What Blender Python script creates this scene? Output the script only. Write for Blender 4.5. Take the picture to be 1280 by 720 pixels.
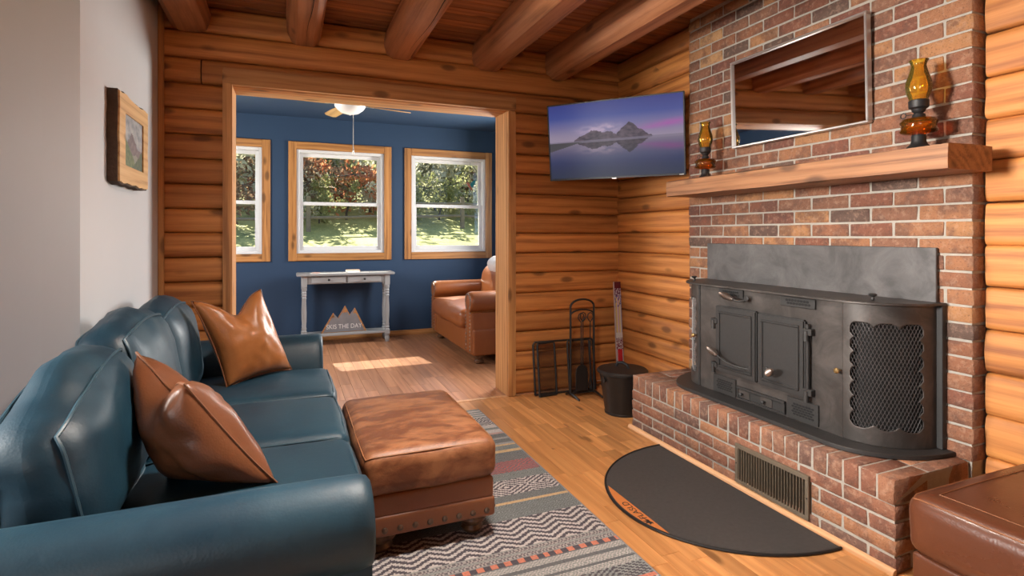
import bpy, bmesh, math, random
from mathutils import Vector, Matrix, noise
random.seed(7)
PI = math.pi
for o in list(bpy.data.objects): bpy.data.objects.remove(o)
SC = bpy.context.scene
C = SC.collection

# ------------------------------------------------------------------ camera, world, sun, window and added fill light, exposure
F_PX, YAW, HORIZON, CAM_H = 685.0, math.radians(22.2), 294.0, 1.30
cd = bpy.data.cameras.new('camera'); cam = bpy.data.objects.new('camera', cd); C.objects.link(cam)
cd.sensor_width = 36.0; cd.lens = 36.0 * F_PX / 1280.0
cd.shift_y = -(360.0 - HORIZON) / 1280.0
cd.clip_start = 0.03; cd.clip_end = 500
cam.location = (0, 0, CAM_H); cam.rotation_euler = (PI / 2, 0, -YAW)
SC.camera = cam

SUN_DIR = Vector((0.17, -1.0, -0.93)).normalized()          # direction the sunlight travels
w = bpy.data.worlds.new('world'); SC.world = w; w.use_nodes = True
wn = w.node_tree; wn.nodes.clear()
sky = wn.nodes.new('ShaderNodeTexSky'); sky.sky_type = 'NISHITA'; sky.sun_disc = False
sky.sun_elevation = math.radians(43); sky.sun_rotation = math.radians(3)
bgn = wn.nodes.new('ShaderNodeBackground'); bgn.inputs[1].default_value = 0.36
wo = wn.nodes.new('ShaderNodeOutputWorld')
wn.links.new(sky.outputs[0], bgn.inputs[0]); wn.links.new(bgn.outputs[0], wo.inputs[0])

def lamp(name, kind, loc, direction, energy, color=(1, 1, 1), size=None, size_y=None, angle=None):
    l = bpy.data.lights.new(name, kind); l.energy = energy; l.color = color
    if size: l.size = size
    if size_y: l.shape = 'RECTANGLE'; l.size_y = size_y
    if angle is not None: l.angle = angle
    o = bpy.data.objects.new(name, l); C.objects.link(o); o.location = loc
    o.rotation_euler = Vector(direction).to_track_quat('-Z', 'Y').to_euler()
    return o
lamp('sun', 'SUN', (0, 20, 20), SUN_DIR, 26.0, (1.0, 0.93, 0.80), angle=math.radians(0.6))
kl = lamp('side_window_daylight', 'AREA', (-2.93, 1.75, 1.80), (1, -0.13, -0.06), 56, (1.0, 0.955, 0.90), 0.6, 0.7)
kl.data.spread = math.radians(62)
lamp('rear_fill_light', 'AREA', (-1.95, -2.43, 1.65), (0.75, 1, -0.03), 40, (1.0, 0.96, 0.91), 1.5, 1.2)  # soft fill added behind the camera, not a known window
lamp('hall_right_daylight', 'AREA', (2.98, 5.75, 1.75), (-1, -0.45, -0.05), 150, (1.0, 0.97, 0.93), 1.0, 1.2)
lamp('hall_left_daylight', 'AREA', (-1.63, 5.6, 1.75), (1, 0.05, -0.15), 70, (1.0, 0.97, 0.93), 1.0, 1.2)
DOWN, UP = 62.0, 55.0        # fill light down and up from the added pendant
vs = SC.view_settings
vs.view_transform = 'Standard'; vs.look = 'None'; vs.gamma = 1.0; vs.use_curve_mapping = False; vs.exposure = 0.15

# ------------------------------------------------------------------ mesh helpers
class MB:
    def __init__(s): s.v = []; s.f = []; s.m = []
    def add(s, vs, fs):
        b = len(s.v); s.v += [tuple(p) for p in vs]; s.f += [tuple(i + b for i in f) for f in fs]; return s
    def box(s, x0, x1, y0, y1, z0, z1):
        return s.add([(x, y, z) for z in (z0, z1) for y in (y0, y1) for x in (x0, x1)],
                     [(0, 2, 3, 1), (4, 5, 7, 6), (0, 1, 5, 4), (2, 6, 7, 3), (0, 4, 6, 2), (1, 3, 7, 5)])
    def prism(s, poly, a0, a1, axis='x'):
        n = len(poly)
        def P(p, a): return {'x': (a, p[0], p[1]), 'y': (p[0], a, p[1]), 'z': (p[0], p[1], a)}[axis]
        vs = [P(p, a0) for p in poly] + [P(p, a1) for p in poly]
        fs = [tuple(range(n))[::-1], tuple(range(n, 2 * n))] + [(i, (i + 1) % n, n + (i + 1) % n, n + i) for i in range(n)]
        return s.add(vs, fs)
    def tube(s, path, r, k=8, closed=False, caps=True):
        pts = [Vector(p) for p in path]; n = len(pts)
        rr = r if isinstance(r, (list, tuple)) else [r] * n
        rings = []; prev = None
        for i, p in enumerate(pts):
            if closed: t = pts[(i + 1) % n] - pts[i - 1]
            else: t = pts[min(i + 1, n - 1)] - pts[max(i - 1, 0)]
            if t.length < 1e-9: t = Vector((0, 0, 1))
            t.normalize()
            if prev is None:
                a = Vector((0, 0, 1)) if abs(t.z) < .9 else Vector((1, 0, 0))
                u = t.cross(a).normalized()
            else:
                u = (prev - t * prev.dot(t))
                u = u.normalized() if u.length > 1e-6 else t.orthogonal().normalized()
            prev = u; v = t.cross(u)
            rings.append([p + (u * math.cos(2 * PI * j / k) + v * math.sin(2 * PI * j / k)) * rr[i] for j in range(k)])
        vs = [q for rg in rings for q in rg]; fs = []
        m = n if closed else n - 1
        for i in range(m):
            a = i * k; b = ((i + 1) % n) * k
            for j in range(k): fs.append((a + j, a + (j + 1) % k, b + (j + 1) % k, b + j))
        if caps and not closed:
            fs.append(tuple(range(k))[::-1]); fs.append(tuple(range((n - 1) * k, n * k)))
        return s.add(vs, fs)
    def lathe(s, prof, c=(0, 0, 0), k=20, axis='z', cap=True):
        vs = []; n = len(prof)
        for r, h in prof:
            for j in range(k):
                a = 2 * PI * j / k; x, y = r * math.cos(a), r * math.sin(a)
                p = {'z': (x, y, h), 'x': (h, x, y), 'y': (y, h, x)}[axis]
                vs.append((p[0] + c[0], p[1] + c[1], p[2] + c[2]))
        fs = []
        for i in range(n - 1):
            for j in range(k): fs.append((i * k + j, i * k + (j + 1) % k, (i + 1) * k + (j + 1) % k, (i + 1) * k + j))
        if cap: fs.append(tuple(range(k))[::-1]); fs.append(tuple(range((n - 1) * k, n * k)))
        return s.add(vs, fs)
    def mesh(s, name, bevel=0, seg=1, smooth=True, angle=35, fix=True):
        me = bpy.data.meshes.new(name); me.from_pydata(s.v, [], s.f)
        if bevel or fix:
            bm = bmesh.new(); bm.from_mesh(me)
            if fix: bmesh.ops.recalc_face_normals(bm, faces=bm.faces)
            if bevel:
                ed = [e for e in bm.edges if len(e.link_faces) == 2 and e.calc_face_angle(0) > math.radians(40)]
                bmesh.ops.bevel(bm, geom=ed, offset=bevel, segments=seg, affect='EDGES', clamp_overlap=True)
            bm.to_mesh(me); bm.free()
        if smooth:
            me.polygons.foreach_set('use_smooth', [True] * len(me.polygons))
            me.set_sharp_from_angle(angle=math.radians(angle))
        me.update()
        return me

def link(name, me, mat=None, parent=None, loc=None, rot=None):
    o = bpy.data.objects.new(name, me); C.objects.link(o)
    if mat is not None and me is not None and not me.materials: me.materials.append(mat)
    if parent is not None:
        o.parent = parent
        if loc is None:                                  # mesh given in world coordinates
            root = Vector((0, 0, 0)); p = parent
            while p is not None: root += p.location; p = p.parent
            loc = -root
    if loc is not None: o.location = loc
    if rot is not None: o.rotation_euler = rot
    return o
def obj(name, mb, mat, parent=None, bevel=0, seg=1, smooth=True, angle=35, loc=None, rot=None):
    return link(name, mb.mesh(name, bevel, seg, smooth, angle), mat, parent, loc, rot)
def tag(o, label, cat, group=None):
    o['label'] = label; o['category'] = cat
    if group: o['group'] = group
    return o
def thing(name, label, cat, loc=(0, 0, 0), group=None, rotz=0):
    o = bpy.data.objects.new(name, None); C.objects.link(o); o.location = loc
    o.empty_display_size = .05; o.rotation_euler = (0, 0, rotz)
    return tag(o, label, cat, group)
def struct(o): o['kind'] = 'structure'; return o
def stuff(o): o['kind'] = 'stuff'; return o
def box(*a): return MB().box(*a)

def pbox_map(w, d, h, r, bul):
    """cube surface point (-1..1) -> soft rounded box point"""
    bx, by, bz = bul
    def f(a, b, c):
        p = Vector((a * w / 2, b * d / 2, c * h / 2))
        q = Vector((max(-w / 2 + r, min(w / 2 - r, p.x)), max(-d / 2 + r, min(d / 2 - r, p.y)), max(-h / 2 + r, min(h / 2 - r, p.z))))
        dd = p - q
        if dd.length > 1e-9: q = q + dd.normalized() * r
        X, Y, Z = q.x / (w / 2), q.y / (d / 2), q.z / (h / 2)
        g = lambda t: max(0, 1 - t * t)
        return Vector((q.x + bx * X * abs(X) * g(Y) * g(Z), q.y + by * Y * abs(Y) * g(X) * g(Z), q.z + bz * Z * abs(Z) * g(X) * g(Y)))
    return f
def ticks(dim, r, n):
    e = 1 - 2 * r / dim
    t = [-1, -1 + .12 * (1 - e), -1 + .35 * (1 - e), -1 + .65 * (1 - e), -e]
    inner = [-e + 2 * e * i / n for i in range(1, n)]
    return t + inner + [-x for x in t[::-1]]
def pbox(w, d, h, r, bul=(0, 0, 0), n=10, wr=0.0, wf=6.0, seed=0, post=None):
    f = pbox_map(w, d, h, r, bul); T = (ticks(w, r, n), ticks(d, r, n), ticks(h, r, max(4, n // 2)))
    mb = MB(); idx = {}
    def vid(a, b, c):
        k = (round(a, 5), round(b, 5), round(c, 5))
        if k not in idx:
            p = f(a, b, c)
            if wr:
                nn = p.normalized()
                p = p + nn * (noise.noise(p * wf + Vector((seed * 7.3, seed, 0))) * wr + noise.noise(p * wf * 2.7 + Vector((seed, 3, 1))) * wr * .45)
            if post: p = Vector(post(p))
            idx[k] = len(mb.v); mb.v.append(tuple(p))
        return idx[k]
    for ax in range(3):
        A, B = T[(ax + 1) % 3], T[(ax + 2) % 3]
        for s in (-1, 1):
            for i in range(len(A) - 1):
                for j in range(len(B) - 1):
                    q = []
                    for (a, b) in ((A[i], B[j]), (A[i + 1], B[j]), (A[i + 1], B[j + 1]), (A[i], B[j + 1])):
                        c3 = [0, 0, 0]; c3[ax] = s; c3[(ax + 1) % 3] = a; c3[(ax + 2) % 3] = b
                        q.append(vid(*c3))
                    mb.f.append(tuple(q if s > 0 else q[::-1]))
    return mb
def pipe_loop(w, d, h, r, bul, ax, s, n=14, post=None):
    f = pbox_map(w, d, h, r, bul); P = []
    cyc = [(-1, -1), (1, -1), (1, 1), (-1, 1)]
    for e in range(4):
        p0, p1 = cyc[e], cyc[(e + 1) % 4]
        for i in range(n):
            t = i / n
            c3 = [0, 0, 0]; c3[ax] = s
            c3[(ax + 1) % 3] = p0[0] + (p1[0] - p0[0]) * t; c3[(ax + 2) % 3] = p0[1] + (p1[1] - p0[1]) * t
            q = f(*c3)
            P.append(post(q) if post else q)
    return P

# ------------------------------------------------------------------ materials
class G:
    def __init__(s, name):
        s.m = bpy.data.materials.new(name); s.m.use_nodes = True; s.t = s.m.node_tree
        s.b = s.t.nodes['Principled BSDF']; s.out = s.t.nodes['Material Output']
    def n(s, typ, ins=None, **props):
        nd = s.t.nodes.new('ShaderNode' + typ)
        for k, v in props.items(): setattr(nd, k, v)
        for k, v in (ins or {}).items(): s.set(nd.inputs[k], v)
        return nd
    def set(s, sock, v):
        if isinstance(v, bpy.types.NodeSocket): s.t.links.new(v, sock)
        else: sock.default_value = v
    def p(s, **kw):
        for k, v in kw.items():
            s.set(s.b.inputs[k.replace('_', ' ')], v)
    def ramp(s, fac, stops, interp='LINEAR'):
        r = s.n('ValToRGB', {0: fac}); cr = r.color_ramp; cr.interpolation = interp
        while len(cr.elements) < len(stops): cr.elements.new(.5)
        for e, (p, c) in zip(cr.elements, stops): e.position = p; e.color = (*c, 1) if len(c) == 3 else c
        return r.outputs[0]
    def math(s, op, a, b=0.0, clamp=False):
        m = s.n('Math', {0: a, 1: b}, operation=op); m.use_clamp = clamp; return m.outputs[0]
    def mix(s, fac, a, b, mode='MIX'):
        m = s.n('Mix', data_type='RGBA', blend_type=mode)
        s.set(m.inputs[0], fac); s.set(m.inputs[6], a if not isinstance(a, tuple) else (*a[:3], 1)); s.set(m.inputs[7], b if not isinstance(b, tuple) else (*b[:3], 1))
        return m.outputs[2]
    def bump(s, h, strength=.3, dist=.01):
        s.p(Normal=s.n('Bump', {'Height': h, 'Strength': strength, 'Distance': dist}).outputs[0])
    def coord(s, scale=(1, 1, 1), rand=True):
        tc = s.n('TexCoord').outputs['Object']
        if rand:
            oi = s.n('ObjectInfo').outputs['Random']
            off = s.n('VectorMath', {0: oi, 1: (37.0, 53.0, 71.0)}, operation='MULTIPLY').outputs[0]
            tc = s.n('VectorMath', {0: tc, 1: off}, operation='ADD').outputs[0]
        return s.n('VectorMath', {0: tc, 1: scale}, operation='MULTIPLY').outputs[0]
    def noise(s, vec, scale=1, detail=4, rough=.55, dist=0):
        return s.n('TexNoise', {'Vector': vec, 'Scale': scale, 'Detail': detail, 'Roughness': rough, 'Distortion': dist}).outputs[0]

def wood(name, light, mid, dark, axis='x', grain=14, rough=.45, knots=.5, var=.35, stretch=1.0, bump=.25, coat=0.0, dirt=0.0):
    g = G(name)
    sl, sx = 1.1 * stretch, grain
    sc = {'x': (sl, sx, sx), 'y': (sx, sl, sx), 'z': (sx, sx, sl)}[axis]
    v = g.coord(sc)
    warp = g.noise(g.coord(tuple(q * .35 for q in sc)), 1, 2)
    rings = g.noise(v, 1.0, 5, .6, .8)
    fine = g.noise(g.coord(tuple(q * 4 if q != sl else q * 1.5 for q in sc)), 1.5, 3, .6)
    wc = {'x': (.55, 5.5, 5.5), 'y': (5.5, .55, 5.5), 'z': (5.5, 5.5, .55)}[axis]
    wv = g.n('TexWave', {'Vector': g.coord(tuple(q * grain / 13 for q in wc)), 'Scale': 1.0, 'Distortion': 7.0, 'Detail': 2.0, 'Detail Scale': .8, 'Detail Roughness': .5}, wave_type='RINGS', rings_direction=axis.upper()).outputs['Fac']
    a = g.math('ADD', g.math('ADD', g.math('MULTIPLY', rings, .50), g.math('MULTIPLY', fine, .40)), g.math('MULTIPLY', wv, .16))
    col = g.ramp(a, [(.36, dark), (.5, mid), (.66, light)])
    # broad tone change along the board
    col = g.mix(g.math('MULTIPLY', g.ramp(warp, [(.35, (0, 0, 0)), (.7, (1, 1, 1))]), .45), col, tuple(q * .62 for q in mid))
    if knots:
        ks = {'x': (3.6, 8.5, 8.5), 'y': (8.5, 3.6, 8.5), 'z': (8.5, 8.5, 3.6)}[axis]
        vo = g.n('TexVoronoi', {'Vector': g.coord(ks), 'Scale': 1.0, 'Randomness': 1.0})
        k = g.ramp(vo.outputs['Distance'], [(.0, (1, 1, 1)), (.15, (.9, .9, .9)), (.27, (0, 0, 0))])
        pick = g.math('GREATER_THAN', g.n('SeparateColor', {0: vo.outputs['Color']}).outputs[0], 1 - knots * .6)
        col = g.mix(g.math('MULTIPLY', g.math('MULTIPLY', k, pick), .75), col, tuple(q * .28 for q in dark))
    if dirt:
        dn = g.ramp(g.noise(g.coord(tuple(q * .22 for q in sc)), 2.3, 5, .7), [(.56, (0, 0, 0)), (.74, (1, 1, 1))])
        col = g.mix(g.math('MULTIPLY', dn, dirt), col, tuple(q * .25 for q in dark))
    if var:
        rnd = g.n('ObjectInfo').outputs['Random']
        val = g.math('ADD', g.math('MULTIPLY', rnd, var), 1 - var * .55)
        hs = g.n('HueSaturation', {'Hue': .5, 'Saturation': 1.0, 'Value': val, 'Fac': 1.0, 'Color': col}); col = hs.outputs[0]
    g.p(Base_Color=col, Roughness=rough); g.b.inputs['Coat Weight'].default_value = coat; g.b.inputs['Coat Roughness'].default_value = .25
    if bump: g.bump(a, bump, .004)
    return g.m
def plain(name, col, rough=.5, metal=0, nvar=0.0, nscale=20, bump=0, bscale=60, bdist=.002, coat=0):
    g = G(name); c = (*col, 1)
    v = g.coord(rand=True)
    if nvar:
        nn = g.noise(v, nscale, 4)
        c = g.mix(nn, tuple(q * (1 - nvar) for q in col), tuple(min(1, q * (1 + nvar)) for q in col))
    g.p(Base_Color=c, Roughness=rough, Metallic=metal); g.b.inputs['Coat Weight'].default_value = coat
    if bump: g.bump(g.noise(v, bscale, 3), bump, bdist)
    return g.m
def leather(name, base, worn, amount=.4, rough=.36, wscale=3.0, grain=170, stretch=(1, 1, 1), thr=(.42, .68), coat=.0, fold=.0):
    g = G(name); v = g.coord(stretch)
    n1 = g.noise(v, wscale, 6, .65, .4)
    c = g.mix(g.math('MULTIPLY', g.ramp(n1, [(thr[0], (0, 0, 0)), (thr[1], (1, 1, 1))]), amount), base, worn)
    n2 = g.noise(v, 1.3, 2)
    c = g.mix(g.math('MULTIPLY', n2, .45), c, tuple(q * .55 for q in base))
    vo = g.n('TexVoronoi', {'Vector': v, 'Scale': grain}, feature='F1').outputs['Distance']
    h = g.math('ADD', g.math('MULTIPLY', vo, .25), g.noise(v, 14, 3))
    if fold: h = g.math('ADD', h, g.math('MULTIPLY', g.noise(g.coord((2.0, 9.0, 4.0)), 1.0, 3), fold))
    g.p(Base_Color=c, Roughness=g.math('ADD', g.math('MULTIPLY', n1, .25), rough - .12))
    g.b.inputs['Coat Weight'].default_value = coat
    g.bump(h, .22, .004)
    return g.m
def attr_mat(name, rough=.8, emit=0.0, bump=0):
    g = G(name); a = g.n('VertexColor', layer_name='Col').outputs[0]
    if emit:
        g.p(Base_Color=(0.01, 0.01, 0.012, 1), Roughness=rough, Emission_Color=a, Emission_Strength=emit); g.b.inputs['Specular IOR Level'].default_value = .18
    else:
        g.p(Base_Color=a, Roughness=rough)
    if bump: g.bump(g.noise(g.coord(rand=False), 240, 2), bump, .003)
    return g.m

# log walls, boards, trim
M_LOG = wood('log_wood', (.64, .262, .068), (.50, .183, .042), (.28, .088, .020), 'x', 13, .6, .6, .30, 1.0, .3, 0, .3)
M_BEAM = wood('beam_wood', (.54, .235, .105), (.41, .16, .066), (.21, .075, .03), 'y', 11, .5, .5, .35, 1.0, .35, 0, .3)
M_CEIL = wood('ceiling_board_wood', (.46, .175, .058), (.35, .122, .04), (.19, .06, .02), 'x', 16, .5, .3, .45, 1.0, .2)
M_TRIMZ = wood('casing_wood', (.66, .33, .115), (.52, .235, .075), (.30, .12, .035), 'z', 20, .6, .7, .12, 1.0, .2, 0)
M_TRIMX = wood('casing_wood_across', (.62, .31, .11), (.50, .225, .07), (.30, .12, .035), 'x', 20, .6, .6, .12, 1.0, .2, 0)
M_WTRIMZ = wood('window_trim_wood', (.50, .235, .075), (.39, .17, .05), (.20, .08, .025), 'z', 24, .4, .8, .15, 1.5, .2, .1)
M_WTRIMX = wood('window_trim_wood_across', (.50, .235, .075), (.39, .17, .05), (.20, .08, .025), 'x', 24, .4, .8, .15, 1.5, .2, .1)
M_MANTEL = wood('mantel_wood', (.38, .18, .078), (.29, .125, .050), (.15, .058, .022), 'y', 22, .55, .6, 0, 1.0, .6, 0, .15)
M_FLOOR = wood('floor_plank_wood', (.70, .335, .12), (.60, .268, .09), (.48, .20, .065), 'y', 26, .34, .3, .36, 1.0, .05, .1)
M_FLOORB = wood('hall_plank_wood', (.50, .235, .115), (.42, .185, .088), (.33, .138, .064), 'y', 24, .32, 0, .30, 1.3, .05, .15)
M_SHOE = wood('shoe_mould_wood', (.72, .42, .22), (.64, .35, .17), (.48, .24, .1), 'y', 20, .4, .2, 0)
M_WHITE = plain('white_wall_paint', (.50, .505, .515), .85, 0, .03, 3, .1, 300, .001)
M_BLUE = plain('blue_wall_paint', (.011, .036, .083), .7, 0, .08, 2, .1, 200, .001)
M_WFRAME = plain('white_vinyl', (.62, .615, .61), .45)
M_IRON = plain('black_iron', (.018, .017, .017), .5, .3, .3, 60, .2, 200)
M_RUBBER = plain('mat_black', (.042, .038, .036), .75, 0, .35, 55, .5, 400, .002)

def glass_pane():
    g = G('window_glass')
    tr = g.n('BsdfTransparent', {0: (.97, .985, .98, 1)}); gl = g.n('BsdfGlossy', {0: (1, 1, 1, 1), 'Roughness': .01})
    fr = g.n('Fresnel', {0: 1.45}); mx = g.n('MixShader', {0: fr.outputs[0], 1: tr.outputs[0], 2: gl.outputs[0]})
    g.t.links.new(mx.outputs[0], g.out.inputs[0]); return g.m
M_GLASS = glass_pane()

def brick_mat(name, palette, dusty=.25):
    g = G(name)
    rnd = g.n('ObjectInfo').outputs['Random']
    base = g.ramp(rnd, palette, 'CONSTANT')
    v = g.coord()
    n1 = g.noise(v, 38, 5, .65); n2 = g.noise(v, 9, 3, .6); n3 = g.noise(v, 140, 2)
    c = g.mix(g.math('MULTIPLY', g.ramp(n2, [(.48, (0, 0, 0)), (.62, (1, 1, 1))]), .6), base, (.10, .05, .038))
    c = g.mix(g.math('MULTIPLY', g.ramp(n1, [(.50, (0, 0, 0)), (.66, (1, 1, 1))]), dusty * 1.0), c, (.52, .33, .22))
    c = g.mix(g.math('MULTIPLY', g.ramp(n3, [(.58, (0, 0, 0)), (.68, (1, 1, 1))]), .4), c, (.04, .025, .02))
    g.p(Base_Color=c, Roughness=.9)
    g.bump(g.math('ADD', n1, g.math('MULTIPLY', n3, .5)), .9, .008)
    return g.m
PAL = [(0, (.235, .098, .052)), (.16, (.185, .070, .042)), (.32, (.29, .128, .062)), (.46, (.20, .092, .055)), (.58, (.35, .165, .072)),
       (.68, (.16, .060, .040)), (.78, (.25, .112, .062)), (.88, (.43, .235, .105)), (.94, (.11, .066, .050))]
M_BRICK = brick_mat('fireplace_brick', PAL)
M_HBRICK = brick_mat('hearth_brick', [(0, (.24, .102, .058)), (.2, (.205, .083, .049)), (.4, (.28, .125, .068)), (.6, (.22, .106, .065)), (.78, (.32, .142, .068)), (.9, (.15, .08, .058))], .3)
M_MORTAR = plain('mortar', (.34, .31, .265), .95, 0, .2, 40, .6, 150, .004)

# ------------------------------------------------------------------ floor (planks), ceiling (boards)
XL, XR, YB, YF, ZC = -3.0, 2.73, -2.5, 4.15, 2.82
floor = struct(obj('floor', box(-3.1, 3.3, -2.6, 7.3, -.06, -.008), M_SHOE))
def planks(parent, x0, x1, y0, y1, pw, lens, mat, vis, gap=.0006):
    cache = {}; rest = MB(); n = 0; x = x0
    while x < x1 - .005:
        ww = min(pw, x1 - x); y = y0 - random.random() * lens[1]
        while y < y1:
            L = random.choice([lens[0] + (lens[1] - lens[0]) * k / 4 for k in range(5)])
            a, b = max(y, y0), min(y + L, y1)
            if b - a > .01:
                if vis(x + ww / 2, (a + b) / 2) and n < 298:
                    key = (round(ww, 3), round(b - a, 3))
                    if key not in cache:
                        cache[key] = box(-ww / 2 + gap, ww / 2 - gap, -(b - a) / 2 + gap, (b - a) / 2 - gap, -.008, 0).mesh('plank', .0008, 1, False)
                    link('plank', cache[key], mat, parent, (x + ww / 2, (a + b) / 2, 0)); n += 1
                else: rest.box(x + gap, x + ww - gap, a + gap, b - gap, -.008, 0)
            y += L
        x += pw
    if rest.v: stuff(obj('plank_field', rest, mat, parent, smooth=False))
planks(floor, XL, 2.75, -2.5, 4.10, .088, (.26, .62), M_FLOOR, lambda x, y: 1.22 < x < 2.72 and y > 1.4 and not (x > 2.2 and y < 3.1))
planks(floor, -1.7, 3.05, 4.14, 7.16, .092, (.40, .95), M_FLOORB, lambda x, y: -.1 < x < 2.1)
obj('threshold', box(-.345, 1.637, 4.10, 4.14, -.008, .003), M_SHOE, floor, .001)

ceiling = struct(obj('ceiling', box(-3.1, 2.95, -2.6, 4.40, 2.842, 2.95), M_CEIL))
ym = YB
bcache = box(-(XR + .02 - XL) / 2, (XR + .02 - XL) / 2, -.052, .052, 0, .02).mesh('board', .004, 1, False)
while ym < YF:
    link('board', bcache, M_CEIL, ceiling, ((XR + .02 + XL) / 2, ym + .053, ZC)); ym += .1075

# ------------------------------------------------------------------ log walls
def log_mesh(L, hgt, bulge, seed, depth=.10, ex=5.0):
    """lies along local x, front face bulges to local -y, groove line at y=0"""
    n = max(4, int(L / .28)); K = 14; mb = MB(); rows = []
    for i in range(n + 1):
        x = -L / 2 + L * i / n; row = []
        wob = noise.noise(Vector((x * .9, seed * 5.1, 0))) * .008
        for k in range(K + 1):
            t = .5 - .5 * math.cos(PI * k / K); z = hgt * (t - .5)
            s = abs(2 * t - 1); prof = max(0, 1 - s ** ex) ** .6
            y = -bulge * prof + noise.noise(Vector((x * 2.2, t * 3, seed * 3.3))) * .006 + wob
            row.append((x, y, z * .985))
        rows.append(row)
    for row in rows:
        mb.v += row; mb.v += [(row[-1][0], depth, row[-1][2]), (row[0][0], depth, row[0][2])]
    m = K + 3
    for i in range(n):
        for k in range(m): mb.f.append((i * m + k, i * m + (k + 1) % m, (i + 1) * m + (k + 1) % m, (i + 1) * m + k))
    mb.f.append(tuple(range(m))); mb.f.append(tuple(range(n * m, n * m + m))[::-1])
    return mb
JB = [2.82, 2.645, 2.465, 2.30, 2.135, 1.965, 1.805, 1.637, 1.475, 1.316, 1.154, .99, .827, .667, .508, .347, .194, .0]
GY, GX = 4.145, 2.715
wall_back = struct(obj('wall_back', MB().box(-.95, -.36, GY + .06, 4.37, 0, 2.84).box(1.66, 2.95, GY + .06, 4.37, 0, 2.84).box(-.36, 1.66, GY + .06, 4.37, 2.33, 2.84), M_BLUE, smooth=False))
sd = 0
def back_log(x0, x1, z0, z1):
    global sd; sd += 1
    obj('log', log_mesh(x1 - x0, z1 - z0, .036 + random.uniform(-.006, .008), sd), M_LOG, wall_back, angle=50,
        loc=((x0 + x1) / 2, GY, (z0 + z1) / 2), rot=(0, random.uniform(-.002, .002), 0))
for i in range(len(JB) - 1):
    z1, z0 = JB[i], JB[i + 1]
    if i < 2: back_log(-.775, 2.74, z0, z1)
    elif i == 2: back_log(-.775, -.535, z0, z1); back_log(-.527, 2.74, z0, z1)
    else: back_log(-.775, -.38, z0, z1); back_log(1.67, 2.74, z0, z1)
wall_right = struct(obj('wall_right', box(2.80, 2.95, -2.6, 4.37, 0, 2.84), M_LOG, smooth=False))
JR = [2.82, 2.67, 2.50, 2.31, 2.14, 1.96, 1.785, 1.612, 1.437, 1.258, 1.082, .905, .727, .548, .37, .19, .0]
JF = [2.82, 2.66, 2.49, 2.30, 2.13, 1.95, 1.78, 1.62, 1.49, 1.322, 1.155, .985, .82, .655, .49, .325, .16, .0]
for J, y0, y1 in ((JR, -2.5, 1.372), (JF, 3.118, 4.17)):
    for i in range(len(J) - 1):
        z1, z0 = J[i], J[i + 1]; sd += 1
        obj('log', log_mesh(y1 - y0, z1 - z0, (.020 if y0 < 0 else .034) + random.uniform(-.003, .005), sd, ex=9.0 if y0 < 0 else 5.0), M_LOG, wall_right, angle=50,
            loc=(GX, (y0 + y1) / 2, (z0 + z1) / 2), rot=(0, random.uniform(-.002, .002), -PI / 2))
# casing round the opening
t = struct(thing('trim_1', 'knotty pine casing around the wide opening to the blue room', 'trim', (0.64, 4.2, 0))); del t['category']
obj('side_casing', box(-.404, -.347, 4.08, 4.12, 0, 2.395), M_TRIMZ, t, .006, 2)
obj('side_casing', box(1.637, 1.702, 4.08, 4.12, 0, 2.30), M_TRIMZ, t, .006, 2)
obj('head_casing', box(-.404, 1.702, 4.076, 4.12, 2.305, 2.412), M_TRIMX, t, .006, 2)
obj('jamb', box(-.378, -.347, 4.12, 4.385, 0, 2.33), M_TRIMZ, t, .003)
obj('jamb', box(1.637, 1.668, 4.12, 4.385, 0, 2.33), M_TRIMZ, t, .003)
obj('head_jamb', box(-.347, 1.637, 4.12, 4.385, 2.305, 2.335), M_TRIMX, t, .003)
# white walls
wall_left = struct(obj('wall_left', box(-.89, -.77, 2.677, 4.20, 0, 2.82), M_WHITE, smooth=False))
struct(obj('wall_return', box(-3.0, -.8901, 2.677, 2.80, 0, 2.82), M_WHITE, smooth=False))
struct(obj('trim_2', box(-.7699, -.738, 4.075, 4.11, 0, 2.82), M_TRIMZ, bevel=.006, seg=2))
def wall_x(name, X0, X1, y0, y1, holes, mat):   # wall with normal along x
    mb = MB(); cur = y0
    for (a, b, z0, z1) in holes:
        mb.box(X0, X1, cur, a, 0, 2.84); mb.box(X0, X1, a, b, 0, z0); mb.box(X0, X1, a, b, z1, 2.84); cur = b
    mb.box(X0, X1, cur, y1, 0, 2.84); return struct(obj(name, mb, mat, smooth=False))
def wall_y(name, Y0, Y1, x0, x1, holes, mat, top=2.84):
    mb = MB(); cur = x0
    for (a, b, z0, z1) in holes:
        mb.box(cur, a, Y0, Y1, 0, top); mb.box(a, b, Y0, Y1, 0, z0); mb.box(a, b, Y0, Y1, z1, top); cur = b
    mb.box(cur, x1, Y0, Y1, 0, top); return struct(obj(name, mb, mat, smooth=False))
wall_x('wall_side', -3.12, -3.0, -2.6, 2.80, [(1.25, 2.25, 1.2, 2.4)], M_WHITE)
wall_y('wall_rear', -2.62, -2.5, -3.0, 2.80, [(-2.75, -1.15, 1.0, 2.3)], M_WHITE)

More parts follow.
